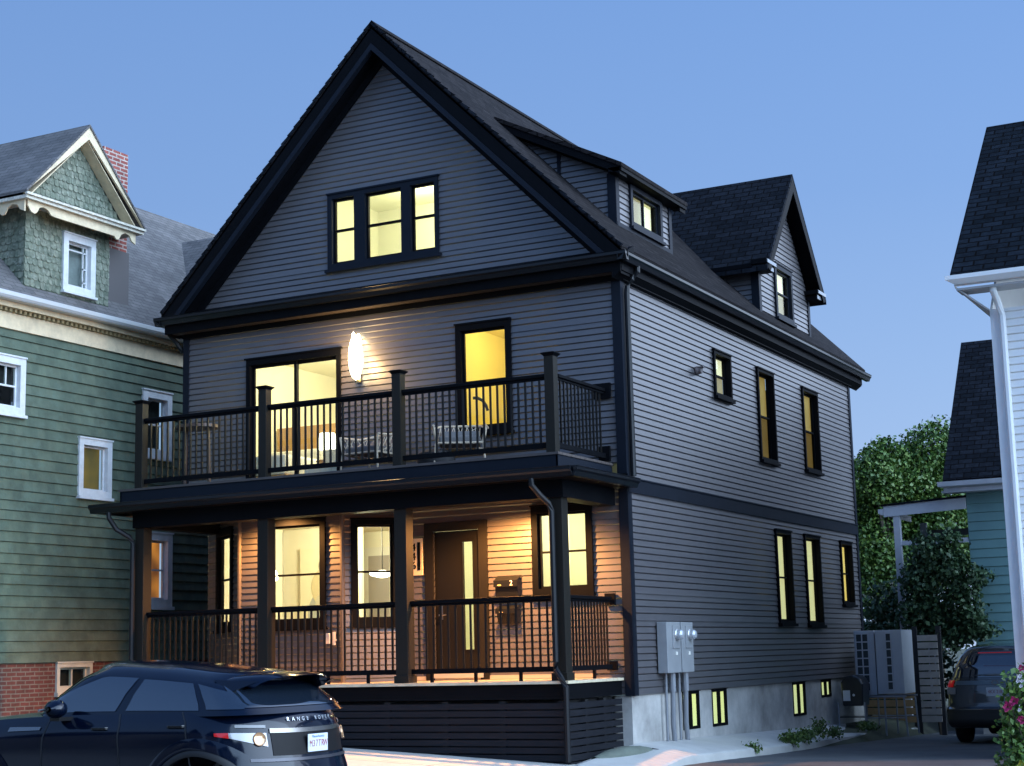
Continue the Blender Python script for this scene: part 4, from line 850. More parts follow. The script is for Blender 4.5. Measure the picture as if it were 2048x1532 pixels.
MB().prism([(WX-.52, WY-.42, 5.87), (WX-.52, WY-.55, 5.86), (WX-.52, WY-.55, 5.80), (WX-.40, WY-.49, 5.73), (WX-.40, WY-.42, 5.73)], (10.4, 0, 0)).build('gutter', wtr, wh)
wroof = brickmat('black_shingles', (.004, .007, .011), (.011, .016, .024), (.001, .001, .002), .30, .14, .014, spec=.08, rough=.95, bump=1, var=.5, vs_=7)
slab([(WX-.46, WY-.46, 5.90), (15.2, WY-.46, 5.90), (15.2, WY+3.2, 9.15), (WX-.46, WY+3.2, 9.15)], .09, 'roof', wroof, wh)
slab([(WX-.46, WY+6.9, 5.90), (15.2, WY+6.9, 5.90), (15.2, WY+3.2, 9.15), (WX-.46, WY+3.2, 9.15)], .09, 'roof', wroof, wh)
MB().prism([(WX-.02, WY, 5.4), (WX-.02, WY+6.6, 5.4), (WX-.02, WY+3.25, 8.9)], (.03, 0, 0)).build('gable_wall', wsid, wh)
# ================================================================ teal house behind
th = thing('teal_house', 'low teal clapboard house with dark roof and white open porch behind the driveway', 'house', (4, 16, -1.3))
TY = 14.0; TX = 1.92; TF = Fr((0, TY, 0), (1, 0, 0), (0, -1, 0))
tsid = mat('teal_clapboard', (.13, .25, .26), .6, var=.08, vs_=2); twh = mat('porch_white', (.52, .54, .60), .6, var=.08)
lap(TF, -.9, 3.85, TX, 9, [], ex=.195, d=.024).build('front_wall', tsid, th)
MB().box(TX-.01, TX, TY, TY+6, -.9, 3.85).build('side_wall', tsid, th)
MB().box(TX, 9, TY+.05, TY+6, -1.6, -.9).build('foundation', concrete, th)
MB().box(TX-.45, 9, TY-.35, TY+.0, 3.84, 3.88).build('soffit', twh, th); MB().box(TX-.40, 9, TY-.36, TY-.32, 3.84, 3.98).build('fascia', twh, th)
MB().prism([(TX-.50, TY-.36, 4.07), (TX-.50, TY-.50, 4.07), (TX-.50, TY-.48, 3.97), (TX-.40, TY-.40, 3.94), (TX-.4, TY-.36, 3.94)], (8, 0, 0)).build('gutter', twh, th)
slab([(TX-.40, TY-.40, 4.12), (9, TY-.40, 4.12), (9, TY+2.5, 7.6), (TX-.40, TY+2.5, 7.6)], .09, 'roof', roofm, th)
slab([(TX-.40, TY+5.4, 4.12), (9, TY+5.4, 4.12), (9, TY+2.5, 7.6), (TX-.40, TY+2.5, 7.6)], .09, 'roof', roofm, th)
mb = MB(); mb.prism([(.10, TY-.05, 3.42), (.10, TY-.05, 3.66), (TX-.02, TY-.05, 3.74), (TX-.02, TY-.05, 3.50)], (0, .05, 0)); mb.build('porch_fascia', twh, th)
MB().prism([(.05, TY-.08, 3.66), (TX, TY-.08, 3.75), (TX, TY+2.6, 3.75), (.05, TY+2.6, 3.66)], (0, 0, .04)).build('porch_roof', roofm, th)
MB().prism([(-.02, TY-.05, 3.50), (-.02, TY-.05, 3.60), (.09, TY-.05, 3.60), (.09, TY-.05, 3.46)], (0, 2.5, 0)).build('porch_gutter', twh, th)
MB().box(.30, .44, TY-.03, TY+.11, -1.3, 3.42).build('porch_post', twh, th); MB().box(.30, .44, TY+2.4, TY+2.5, -1.3, 3.42).build('porch_post', twh, th)
MB().box(.44, TX-.02, TY, TY+.06, 2.78, 2.88).build('porch_rail', twh, th); MB().box(.3, TX, TY+2.5, TY+2.56, 3.1, 3.25).build('porch_beam', mat('shade_grey', (.2, .2, .22), .7), th)
# ================================================================ fence and gate at the end of the driveway
t = thing('slatted_gate', 'pale horizontal slatted gate panel beside the parked vehicle at the end of the driveway', 'gate', (1.1, 13, -1.2))
for k in range(12): MB().box(.90, 1.32, 12.98, 13.0, -.98+k*.152, -.98+k*.152+.125).build('slat', mat('bleached_wood', (.40, .36, .32), .8, var=.15), t)
for x in (.84, 1.34): MB().box(x-.05, x+.05, 13.0, 13.08, -1.25, 1.0).build('post', mat('dark_post', (.02, .02, .022), .7), t)
MB().lathe((1.12, 12.96, .06), [(.018, -.01), (.02, .01)], 10, 'y').build('latch', mat('satin_nickel', (.7, .7, .7), .3), t)
t = thing('board_fence', 'tan board fence between the air conditioners and the slatted gate', 'fence', (.5, 13.3, -1.2))
for k in range(10): MB().box(-1.5, .78, 13.3, 13.33, -1.0+k*.165, -1.0+k*.165+.14).build('board', mat('tan_fence', (.42, .27, .13), .8, var=.2), t)
for x in (-1.4, -.3, .7): MB().box(x-.05, x+.05, 13.33, 13.42, -1.25, .75).build('post', mat('dark_post', (.02, .02, .022)), t)
# ================================================================ air conditioners
acm = mat('ac_casing', (.46, .47, .50), .5, var=.06); acd = mat('ac_coil', (.03, .04, .045), .6)
def ac(x0, x1, y0, y1, z0, z1, cols, lab):
    t = thing('air_conditioner', lab, 'air conditioner', ((x0+x1)/2, (y0+y1)/2, z0), 'outdoor air conditioning units beside the house')
    MB().box(x0, x1, y0, y1, z0, z1).build('casing', acm, t, bevel=.01)
    for (a, b, nr, nc) in cols:
        MB().box(a, b, y0-.004, y0-.0015, z0+.08, z1-.06).build('coil', acd, t)
        mb = MB()
        for k in range(nr+1): z = z0+.08+(z1-z0-.14)*k/nr; mb.box(a-.01, b+.01, y0-.022, y0-.0045, z-.012, z+.012)
        for k in range(nc+1): x = a+(b-a)*k/nc; mb.box(x-.010, x+.010, y0-.028, y0-.0045, z0+.07, z1-.05)
        mb.build('grille', acm, t)
    return t
ac(.25, .66, 10.5, 11.4, -.34, .92, [(.29, .54, 7, 2)], 'grey air conditioner with a square-holed guard, the left one on the stand')
ac(.69, 1.22, 10.45, 11.3, -.32, .92, [(.90, 1.01, 7, 1)], 'grey air conditioner with plain side panel, the right one on the stand')
t = thing('equipment_stand', 'metal tube stand under the air conditioners', 'stand', (.7, 10.9, -1.05))
stm = mat('stand_metal', (.30, .32, .36), .4, .4)
for x in (.45, .82, 1.20):
    for y_ in (10.42, 11.3): MB().tube([(x, y_, -.37), (x+.04*(x > 1), y_, -1.12)], .018, 8).build('leg', stm, t)
for y_ in (10.42, 11.3): MB().tube([(.25, y_, -.37), (1.25, y_, -.37)], .02, 8).build('rail', stm, t); MB().tube([(.45, y_, -.78), (1.22, y_, -.78)], .012, 8).build('brace', stm, t)
# covered grill on a frame
t = thing('gas_grill', 'black lidded box with a white label beside the air conditioners', 'grill', (.35, 9.9, -.9))
mb = MB(); mb.prism([(.18, 9.7, -.52), (.58, 9.7, -.52), (.60, 9.7, -.10), (.54, 9.7, .02), (.40, 9.7, .07), (.26, 9.7, .05), (.16, 9.7, -.08)], (0, .5, 0)); mb.build('lid', mat('grill_black', (.012, .014, .018), .3), t, bevel=.03)
MB().box(.21, .35, 9.672, 9.682, -.42, -.22).build('label_plate', mat('label_white', (.5, .52, .58), .6), t); MB().lathe((.42, 9.675, -.31), [(.025, 0), (.02, .02)], 12, 'y').build('knob', mat('label_white', (.5, .5, .5)), t)
for x in (.10, .62): MB().tube([(x, 9.7, -.45), (x, 9.7, -1.0)], .016, 8).build('leg', stm, t)
MB().box(.1, .62, 9.7, 10.1, -.74, -.72).build('shelf', mat('grill_black', (.02, .02, .02)), t)
# ================================================================ vegetation
def leafmat(name, c1, c2, c3=None):
    m = bpy.data.materials.new(name); m.use_nodes = True; nt = m.node_tree; n = nt.nodes; l = nt.links; b = n['Principled BSDF']
    g = n.new('ShaderNodeNewGeometry'); r = n.new('ShaderNodeValToRGB'); l.new(g.outputs['Random Per Island'], r.inputs[0])
    r.color_ramp.elements[0].color = (*c1, 1); r.color_ramp.elements[1].color = (*c2, 1)
    if c3: k = r.color_ramp.elements.new(.5); k.color = (*c3, 1)
    l.new(r.outputs[0], b.inputs['Base Color']); b.inputs['Roughness'].default_value = .55
    try: b.inputs['Subsurface Weight'].default_value = 0
    except Exception: pass
    MATS[name] = m; return m
def leaves(name, blobs, count, size, m_, parent, squash=1.0, shell=.55, keep=None):
    """leaf-sized bent faces through the crown's volume"""
    vol = np.array([b[3]*b[4]*b[5] for b in blobs]); pk = rng.choice(len(blobs), count, p=vol/vol.sum())
    d = rng.normal(size=(count, 3)); d /= np.linalg.norm(d, axis=1)[:, None]
    rad = shell+(1.06-shell)*rng.random(count)**.7
    B = np.array(blobs)[pk]; P = B[:, :3]+d*rad[:, None]*B[:, 3:6]
    # clump the leaves on twigs
    P += rng.normal(size=P.shape)*size*.6
    if keep is not None: k = keep(P); P = P[k]; d = d[k]
    n_ = len(P); a = rng.normal(size=(n_, 3)); a[:, 2] -= .35; a /= np.linalg.norm(a, axis=1)[:, None]
    nn = d*.6+rng.normal(size=(n_, 3))*.7+np.array((0, 0, .5)); s_ = np.cross(a, nn); s_ /= np.linalg.norm(s_, axis=1)[:, None]; nn = np.cross(s_, a)
    L = size*(.6+.8*rng.random(n_))[:, None]; w = L*.36
    v = np.stack([P-a*L*.5, P+s_*w-a*L*.06+nn*L*.08, P+a*L*.5, P-s_*w-a*L*.06+nn*L*.08], 1).reshape(-1, 3)-np.array(org(parent))
    me = bpy.data.meshes.new(name); me.vertices.add(n_*4); me.vertices.foreach_set('co', v.ravel()); me.loops.add(n_*4); me.loops.foreach_set('vertex_index', np.arange(n_*4))
    me.polygons.add(n_); me.polygons.foreach_set('loop_start', np.arange(n_)*4); me.polygons.foreach_set('loop_total', np.full(n_, 4)); me.update(); me.materials.append(m_)
    o = bpy.data.objects.new(name, me); C.objects.link(o); o.parent = parent; return o
bark = mat('bark', (.07, .055, .04), .9, var=.3, vs_=8, bump=.5, bs=15)
def tree(x, y, zb, blobs, count, size, lm, lab, tr=.22, name='tree', group='trees behind the houses'):
    t = thing(name, lab, 'tree', (x, y, zb), group)
    zc = min(b[2] for b in blobs); mb = MB(); mb.tube([(x, y, zb-.2), (x+.1, y, zb+(zc-zb)*.5), (x, y, zc)], tr, 9, rs=[tr*1.3, tr, tr*.8])
    mb.build('trunk', bark, t)
    for b in blobs[:9]:
        MB().tube([(x, y, zc-.6), ((x*2+b[0])/3+.15, (y*2+b[1])/3, (zc+b[2])/2), (b[0], b[1], b[2]+b[5]*.3)], tr*.4, 6, rs=[tr*.6, tr*.35, tr*.1]).build('limb', bark, t)
    leaves('crown', blobs, count, size, lm, t); return t
def at(px, py, y):
    """point in the plane of depth y that the photo shows at px, py (used once to size the far trees)"""
    d = rt*(px-1024)-up*(py-766)+fw*3257.6; k = (y-CAMP.y)/d.y; return CAMP+d*k
lm1 = leafmat('maple_leaf', (.038, .095, .014), (.12, .18, .024), (.060, .125, .016)); lm2 = leafmat('dark_leaf', (.026, .062, .026), (.06, .115, .042))
def blobs_at(y, lst): return [(*at(a, b, y+dy), r, r*.9, r*.85) for a, b, r, dy in lst]
tree(at(1860, 1200, 26).x, 26, -1.6, blobs_at(26, [(1840, 878, .28, 0), (1878, 852, .34, .2), (1862, 862, .3, -.2), (1905, 872, .4, 0), (1822, 905, .35, .2), (1800, 948, .4, 0), (1862, 905, .95, 0), (1900, 930, .95, .5), (1830, 960, 1.0, -.3), (1880, 1000, 1.2, .4), (1812, 1040, 1.0, .8), (1900, 1080, 1.2, 0), (1850, 1110, 1.3, .5), (1790, 1120, 1.0, 0)]), 34000, .11, lm1, 'taller yellow-green leafy tree just left of the teal house roof')
tree(at(1770, 1200, 25).x, 25, -1.6, blobs_at(25, [(1762, 886, .24, 0), (1778, 893, .3, .1), (1742, 915, .3, 0), (1722, 938, .3, .1), (1800, 925, .3, 0), (1768, 925, .72, 0), (1745, 960, .85, -.4), (1790, 975, .85, .3), (1730, 1010, .8, .2), (1765, 1040, 1.0, .6), (1735, 1100, .9, 0), (1780, 1140, 1.0, .3), (1740, 1190, .8, 0)]), 28000, .11, lm1, 'bushy green tree against the far rear corner of the dark house')
tree(at(1690, 1200, 28).x, 28, -1.6, blobs_at(28, [(1700, 985, 1.0, 0), (1660, 1020, 1.3, 0), (1720, 1080, 1.2, .5), (1690, 1150, 1.4, 0)]), 8000, .14, lm2, 'darker tree mostly hidden behind the dark house')
# dark hedge mass under the trees
t = thing('hedge', 'dark hedge under the trees behind the fence', 'hedge', (1, 17, -1.3))
leaves('foliage', [(at(1750, 1230, 17).x, 17, -.1, 1.1, .7, 1.25), (at(1830, 1240, 17.5).x, 17.5, .2, .9, .6, 1.3), (at(1790, 1150, 17.8).x, 17.8, 1.2, 1.0, .6, 1.0)], 9000, .13, lm2, t, shell=.3); MB().tube([(0, 17.3, -1.4), (0, 17.3, 1)], .08, 7).build('stem', bark, t)
# climbing shrub in front of the teal porch
t = thing('climbing_shrub', 'dark green climbing shrub covering the front of the white open porch', 'shrub', (1.2, 13.5, -1.2))
vb = [(*at(a, b, 13.5), rx, .38, rz) for a, b, rx, rz in ((1860, 1110, .42, .42), (1840, 1160, .45, .45), (1900, 1130, .40, .35), (1920, 1180, .42, .4), (1870, 1220, .62, .42), (1830, 1230, .35, .35), (1940, 1230, .35, .30), (1890, 1270, .7, .32), (1955, 1155, .16, .2), (1975, 1150, .10, .08), (1900, 1075, .25, .12), (1850, 1080, .18, .1), (1960, 1262, .4, .15))]
leaves('foliage', vb, 11000, .10, lm2, t, shell=.15); MB().tube([(1.15, 13.6, -1.3), (1.05, 13.55, .3), (1.2, 13.5, 2)], .05, 7).build('stem', bark, t)
# rose bush at the lower right
t = thing('rose_bush', 'leafy green rose bush with magenta and white flowers at the lower right', 'bush', tuple(at(2040, 1560, -4)))
rb = [(*at(a, b, -4+dy), r, r, r) for a, b, r, dy in ((2040, 1370, .17, 0), (2065, 1385, .30, .1), (2025, 1420, .10, -.1), (2040, 1460, .24, .1), (2022, 1445, .12, 0), (2012, 1470, .07, -.1), (2035, 1500, .18, 0), (2060, 1540, .33, .1), (2080, 1440, .4, .3), (2100, 1560, .5, .3), (2070, 1640, .4, 0))]
leaves('foliage', rb, 7500, .062, leafmat('rose_leaf', (.045, .10, .015), (.13, .20, .03), (.07, .15, .02)), t, shell=.1)
for k in range(5): a = at(2060+12*k, 1620, -3.9); b = rb[k*2]; MB().tube([a, (a+Vector(b[:3]))*.5+Vector((.05, 0, .05)), b[:3]], .008, 5).build('cane', bark, t)
def flower(px, py, c, s_, nm):
    p = at(px, py, -4.22); mb = MB()
    for k in range(9):
        a = k*2.4; r_ = s_*(.35+.065*k); q = Vector((math.cos(a)*r_, -s_*.5+r_*.3, math.sin(a)*r_)); h = Vector((-math.sin(a), 0, math.cos(a)))*s_*.42; o_ = q.normalized()*s_*.6+Vector((0, -s_*.25, 0))
        mb.face([p+q*.3, p+q+h, p+q+o_*.6, p+q-h])
    mb.build('flower', mat(nm, c, .6), t, recalc=False)
for px, py, s_ in ((2043, 1336, .035), (2028, 1402, .05), (2016, 1413, .055), (2046, 1440, .045), (2040, 1438, .03)): flower(px, py, (.38, .012, .10), s_, 'magenta_petal')
for px, py, s_ in ((2040, 1352, .022), (2036, 1362, .022), (2042, 1372, .02), (2039, 1420, .02), (2044, 1362, .02)): flower(px, py, (.75, .68, .72), s_, 'white_petal')
for px, py, s_ in ((2044, 1530, .05), (2038, 1540, .05)): flower(px, py, (.35, .33, .03), s_, 'yellow_leaf_tip')
# weeds along the kerb
wm = leafmat('weed_leaf', (.05, .10, .02), (.11, .16, .035))
def tuft(px, py, y_, r, h, lab):
    p = at(px, py, y_); t = thing('weed', lab, 'plant', tuple(p), 'weeds along the kerb')
    leaves('leaf_tuft', [(p.x, p.y, p.z+h*.4, r, r, h*.6)], int(260*r/.15), .055, wm, t, shell=.1); MB().tube([p, p+Vector((.01, 0, h*.6))], .005, 5).build('stem', bark, t)
WL = 'low green weeds growing along the kerb beside the driveway'
for px, py, y_, r, h in ((1505, 1500, 2.6, .14, .06), (1585, 1484, 4.4, .22, .16), (1612, 1479, 5.1, .20, .17), (1640, 1471, 6.0, .16, .30), (1670, 1470, 6.6, .14, .12), (1735, 1456, 9, .2, .09)): tuft(px, py, y_, r, h, WL)
# ================================================================ vehicles
def ip(tab, x):
    if x <= tab[0][0]: return tab[0][1]
    for (a, b), (c, d) in zip(tab, tab[1:]):
        if x <= c: q = (x-a)/(c-a); return b+(d-b)*q
    return tab[-1][1]
def smooth_tab(tab, n=60):
    a, b = tab[0][0], tab[-1][0]; xs = [a+(b-a)*i/n for i in range(n+1)]; ys = [ip(tab, x) for x in xs]
    for _ in range(10): ys = [ys[0]]+[(ys[i-1]+2*ys[i]+ys[i+1])/4 for i in range(1, n)]+[ys[-1]]
    return list(zip(xs, ys))
class Shell:
    """x = 0 at the tail, -L at the nose; plan outline per level t, height z(t, x)"""
    def __init__(s, T, xf, xr, hw, z0, z1, Rf, Rr, pf=2.6, pr=2.6): s.T = T; s.xf, s.xr, s.hw, s.z0, s.z1, s.Rf, s.Rr, s.pf, s.pr = xf, xr, hw, z0, z1, Rf, Rr, pf, pr
    def loc(s, u, t, sd=-1):
        xf, xr, hw = ip(s.xf, t), ip(s.xr, t), ip(s.hw, t); a, b = xr-s.Rr, xf+s.Rf
        if u < .3:
            f = u/.3*math.pi/2; x = a+s.Rr*max(math.cos(f), 0)**(2/s.pr); y = hw*math.sin(f)**(2/s.pr)
        elif u > .7:
            f = (1-u)/.3*math.pi/2; x = b-s.Rf*max(math.cos(f), 0)**(2/s.pf); y = hw*math.sin(f)**(2/s.pf)
        else: q = (u-.3)/.4; x = a+(b-a)*q; y = hw*(1+.012*math.sin(math.pi*q))
        z0 = ip(s.z0, x); return Vector((x, sd*y, z0+(ip(s.z1, x)-z0)*t))
    def u_of(s, x, t):
        lo, hi = 0.0, 1.0
        for _ in range(30):
            m = (lo+hi)/2
            if s.loc(m, t).x > x: lo = m
            else: hi = m
        return (lo+hi)/2
    def nrm(s, u, t, sd=-1):
        e = .004; u = min(max(u, e), 1-e); a = s.loc(u+e, t, sd)-s.loc(u-e, t, sd); b = s.loc(u, min(t+e, 1), sd)-s.loc(u, max(t-e, 0), sd)
        n = a.cross(b); n.normalize(); p = s.loc(u, t, sd); c = Vector((p.x+.3 if p.x < -2 else min(p.x-.3, -.6), 0, .7))
        return n if n.dot(p-Vector((max(min(p.x, -1), -3), 0, .7))) > 0 else -n
    def P(s, u, t, sd=-1, off=0): return s.T @ (s.loc(u, t, sd)+s.nrm(u, t, sd)*off)
    def mesh(s, nu=64, nt=20, crown=.06, cap=True, ncap=7):
        mb = MB(); rows = []
        us = [i/nu for i in range(nu+1)]
        ring = lambda t: [s.loc(u, t, -1) for u in us]+[s.loc(u, t, 1) for u in us[::-1][1:-1]]
        L = [ring(k/nt) for k in range(nt+1)]
        if cap:
            top = L[-1]; xm = sum(p.x for p in top)/len(top)
            for k in range(1, ncap+1):
                f = 1-k/ncap; g = math.sqrt(max(0, 1-f*f))
                L.append([Vector((p.x+(0) if True else 0, p.y*f, 0)) for p in top])
                for p, q in zip(L[-1], top):
                    ex = min(1.0, abs(q.y)/.3)
                    xe = q.x + (xm-q.x)*(1-f)*.0
                    p.x = xe; p.z = ip(s.z1, xe)+crown*g*ex
        mb.grid([[s.T @ p for p in r] for r in L], closed=True)
        n = len(L[0]); mb.f.append(tuple(range(n-1, -1, -1)))
        return mb
    def patch(s, name, m_, par, u0, u1, t0, t1, nu=14, nt=8, off=.004, sd=-1, sm=True, th=.0):
        f0 = t0 if callable(t0) else (lambda a: t0); f1 = t1 if callable(t1) else (lambda a: t1)
        g = [[s.P(u0+(u1-u0)*i/nu, f0(i/nu)+(f1(i/nu)-f0(i/nu))*j/nt, sd, off) for i in range(nu+1)] for j in range(nt+1)]
        return MB().grid(g).build(name, m_, par, smooth=sm)
tyre = mat('tyre_rubber', (.015, .015, .016), .8); rimm = mat('alloy_rim', (.35, .36, .38), .25, .9); chrome = mat('dark_chrome', (.22, .21, .20), .25, .9)
vglass = mat('vehicle_glass', (.008, .014, .024), .02, spec=1.0, coat=1); plast = mat('black_plastic', (.012, .012, .013), .5); pian = mat('gloss_black', (.003, .003, .004), .2, coat=.2)
redl = mat('red_lens', (.35, .01, .01), .15, coat=1, em=(.5, .01, .01), ems=.25); clearl = mat('clear_lens', (.30, .28, .28), .12, .3, coat=1); ambl = mat('lamp_inner', (.6, .33, .16), .15, .4, coat=1)
platem = mat('plate_white', (.62, .64, .68), .4); plred = mat('plate_red', (.30, .05, .06), .5); plblue = mat('plate_blue', (.10, .22, .40), .5)
def wheel(T, x, y, r, par, sd, w=.22):
    c = T @ Vector((x, y, r)); yx = (T.to_3x3() @ Vector((0, 1, 0))); xx = T.to_3x3() @ Vector((1, 0, 0)); zz = Vector((0, 0, 1))
    def lat(pf, n=40):
        mb = MB(); rows = [[c+yx*(h*sd)+(xx*math.cos(2*math.pi*j/n)+zz*math.sin(2*math.pi*j/n))*q for j in range(n)] for q, h in pf]; mb.grid(rows, closed=True); return mb
    k = r-.13
    t = lat([(k, 0), (k+.01, .02), (r-.04, .02), (r-.005, -.01), (r, -.05), (r, -w+.05), (r-.02, -w+.01), (k, -w)]).build('wheel', tyre, par, smooth=True)
    lat([(k+.002, .0), (k-.012, .012), (k-.03, -.01), (k-.03, -.12), (.02, -.13), (.0, -.13)]).build('rim', rimm, t, smooth=True)
    mb = MB()
    for i in range(10):
        a = 2*math.pi*(i//2)/5+(.16 if i % 2 else -.16); d = xx*math.cos(a)+zz*math.sin(a); n_ = yx*sd
        q = d.cross(n_).normalized()*.018; mb.hexa([c+d*.05-q-n_*.05, c+d*.05+q-n_*.05, c+d*.05+q-n_*.01, c+d*.05-q-n_*.01, c+d*(k-.02)-q*1.3-n_*.05, c+d*(k-.02)+q*1.3-n_*.05, c+d*(k-.02)+q*1.3+n_*.002, c+d*(k-.02)-q*1.3+n_*.002])
    mb.build('spokes', rimm, t)
def cut_arches(o, T, wx, r, hwid, parent, ag=.105):
    for x in wx:
        mb = MB(); c = T @ Vector((x, 0, r-.01)); yx = T.to_3x3() @ Vector((0, 1, 0)); xx = T.to_3x3() @ Vector((1, 0, 0)); n = 40; R_ = r+ag-.05
        for sgn in (-1, 1):
            rows = [[c+yx*(h*sgn)+(xx*math.cos(2*math.pi*j/n)+Vector((0, 0, 1))*math.sin(2*math.pi*j/n))*R_ for j in range(n)] for h in (hwid-.34, hwid+.3)]
            i = len(mb.v); mb.grid(rows, closed=True); mb.f.append(tuple(range(i, i+n))); mb.f.append(tuple(range(i+2*n-1, i+n-1, -1)))
        cu = mb.build('cutter', plast, parent); bm_ = o.modifiers.new('arch', 'BOOLEAN'); bm_.operation = 'DIFFERENCE'; bm_.object = cu; bm_.solver = 'EXACT'
        bpy.context.view_layer.update(); dg = bpy.context.evaluated_depsgraph_get(); me = bpy.data.meshes.new_from_object(o.evaluated_get(dg)); o.modifiers.clear(); old = o.data; o.data = me; bpy.data.objects.remove(cu)
def arch_trim(S, T, wx, r, par, sd, r0, r1, m_):
    rows = [[], [], []]
    for k in range(33):
        a = math.pi*(-.06+1.12*k/32)
        for j, q in enumerate((r0, (r0+r1)/2, r1)):
            x = wx+q*math.cos(a); h = r-.01+q*math.sin(a); z0, z1 = ip(S.z0, x), ip(S.z1, x); t = min(max((h-z0)/(z1-z0), 0), 1); u = S.u_of(x, t)
            p = S.loc(u, t, sd)+S.nrm(u, t, sd)*(.014, .018, .006)[j]; rows[j].append(T @ Vector((x, p.y, h)))
    inner = [[p+(T.to_3x3() @ Vector((0, -sd*.05, 0))) for p in rows[0]]]
    MB().grid(inner+rows).build('arch_trim', m_, par, smooth=True)
def suv(T, name, lab, loc, prm, paint, extra=None):
    t = thing(name, lab, 'car', loc)
    L = prm['L']; ST = smooth_tab
    B = Shell(T, prm['xf'], prm['xr'], ST(prm['hw']), [(-9, prm['z0']), (1, prm['z0'])], ST(prm['belt'], 80), prm.get('Rf', .85), prm.get('Rr', .7), 2.5, prm.get('pr', 2.6))
    o = B.mesh(72, 24, .055).build('body', paint, t, smooth=True)
    r = prm['r']; ag = prm.get('ag', .105); cut_arches(o, T, prm['wx'], r, prm['W'], t, ag)
    for p in o.data.polygons: p.use_smooth = True
    try: o.data.set_sharp_from_angle(angle=R(38))
    except Exception: pass
    G = Shell(T, prm['gxf'], prm['gxr'], ST(prm['ghw']), ST(prm['gz0'], 80), ST(prm['roof'], 80), prm.get('gRf', .45), prm.get('gRr', .40), 2.3, prm.get('gpr', 2.6))
    G.mesh(72, 12, .085, ncap=8).build('cabin', paint, t, smooth=True)
    for x in prm['wx']:
        for sd in (-1, 1): wheel(T, x, sd*(prm['W']-.03), r, t, sd); arch_trim(B, T, x, r, t, sd, r+ag-.055, r+ag, prm.get('trim', plast)); (arch_trim(B, T, x, r, t, sd, r+ag+.002, r+ag+.10, paint) if ag > .12 else None)
    for sd in (-1, 1):
        for (xa, xb, ta, tb) in prm['glass']:
            ua, ub = G.u_of(xb, .5), G.u_of(xa, .5); G.patch('side_window', vglass, t, ua, ub, ta, tb, off=.006, sd=sd)
        for xx_ in prm['shut']:
            u = B.u_of(xx_, .6); B.patch('shut_line', plast, t, u-.0014, u+.0014, .16, .995, 1, 30, .0025, sd)
    # windscreen and rear window
    for nm, ua, ub in (('windscreen', .80, 1.0), ('rear_window', 0.0, prm.get('rwu', .20))):
        g = []
        for j in range(9):
            tt = prm['rwt'][0]+(prm['rwt'][1]-prm['rwt'][0])*j/8 if nm == 'rear_window' else .08+.86*j/8
            us = [ua+(ub-ua)*i/10 for i in range(11)]
            if nm == 'windscreen': row = [G.P(u, tt, -1, .006) for u in us]+[G.P(u, tt, 1, .006) for u in us[::-1][1:]]
            else: row = [G.P(u, tt, -1, .006) for u in us[::-1]]+[G.P(u, tt, 1, .006) for u in us[1:]]
            g.append(row)
        MB().grid(g).build(nm, vglass, t, smooth=True)
    return t, B, G
def TM(x, y, z, rz): return Matrix.Translation((x, y, z)) @ Matrix.Rotation(rz, 4, 'Z')
# the dark blue one parked along the kerb
Lc = 4.37; T1 = TM(1.01, -9.35, -1.0, 0)
p1 = dict(ag=.16, L=Lc, W=.95, r=.365, z0=.24, wx=(-.70, -3.36),
  xf=[(0, -4.24), (.15, -4.34), (.5, -4.37), (.8, -4.32), (1, -4.2)], xr=[(0, -.10), (.15, -.02), (.40, 0), (.55, -.05), (.72, -.08), (.9, -.12), (1, -.20)],
  hw=[(0, .90), (.12, .945), (.3, .95), (.6, .95), (.78, .95), (.86, .935), (.95, .90), (1, .86)],
  belt=[(-4.4, .84), (-4.2, .95), (-3.9, 1.04), (-3.4, 1.11), (-3.0, 1.15), (-2.2, 1.18), (-1.2, 1.20), (-.4, 1.215), (0, 1.17)], Rf=.85, Rr=.70, pr=2.15,
  gxf=[(0, -2.92), (.5, -2.68), (.85, -2.46), (1, -2.32)], gxr=[(0, -.16), (.3, -.22), (.7, -.36), (1, -.50)], ghw=[(0, .875), (.3, .83), (.6, .775), (.85, .715), (1, .63)],
  gz0=[(-4.4, 1.10), (-3.0, 1.12), (-2, 1.15), (0, 1.17)], roof=[(-3.2, 1.50), (-2.6, 1.565), (-2.15, 1.585), (-1.8, 1.575), (-1.3, 1.54), (-.8, 1.485), (-.3, 1.430), (0, 1.40)],
  glass=[(-2.50, -1.60, lambda a: .14, lambda a: .86-.70*max(0, (a-.48))/.52), (-1.50, -.80, lambda a: .15, lambda a: .84), (-.73, -.42, lambda a: .18, lambda a: .84-.2*(1-a))],
  shut=(-2.45, -1.54, -.76), rwt=(.22, .86), rwu=.22, gRr=.35, gpr=2.5)
navy = mat('navy_paint', (.0012, .004, .013), .12, .0, coat=.15, spec=.3)
su, B1, G1 = suv(T1, 'parked_car', 'dark blue glossy compact SUV with sloping roof parked along the kerb', (-1, -9.35, -1.0), p1, navy)
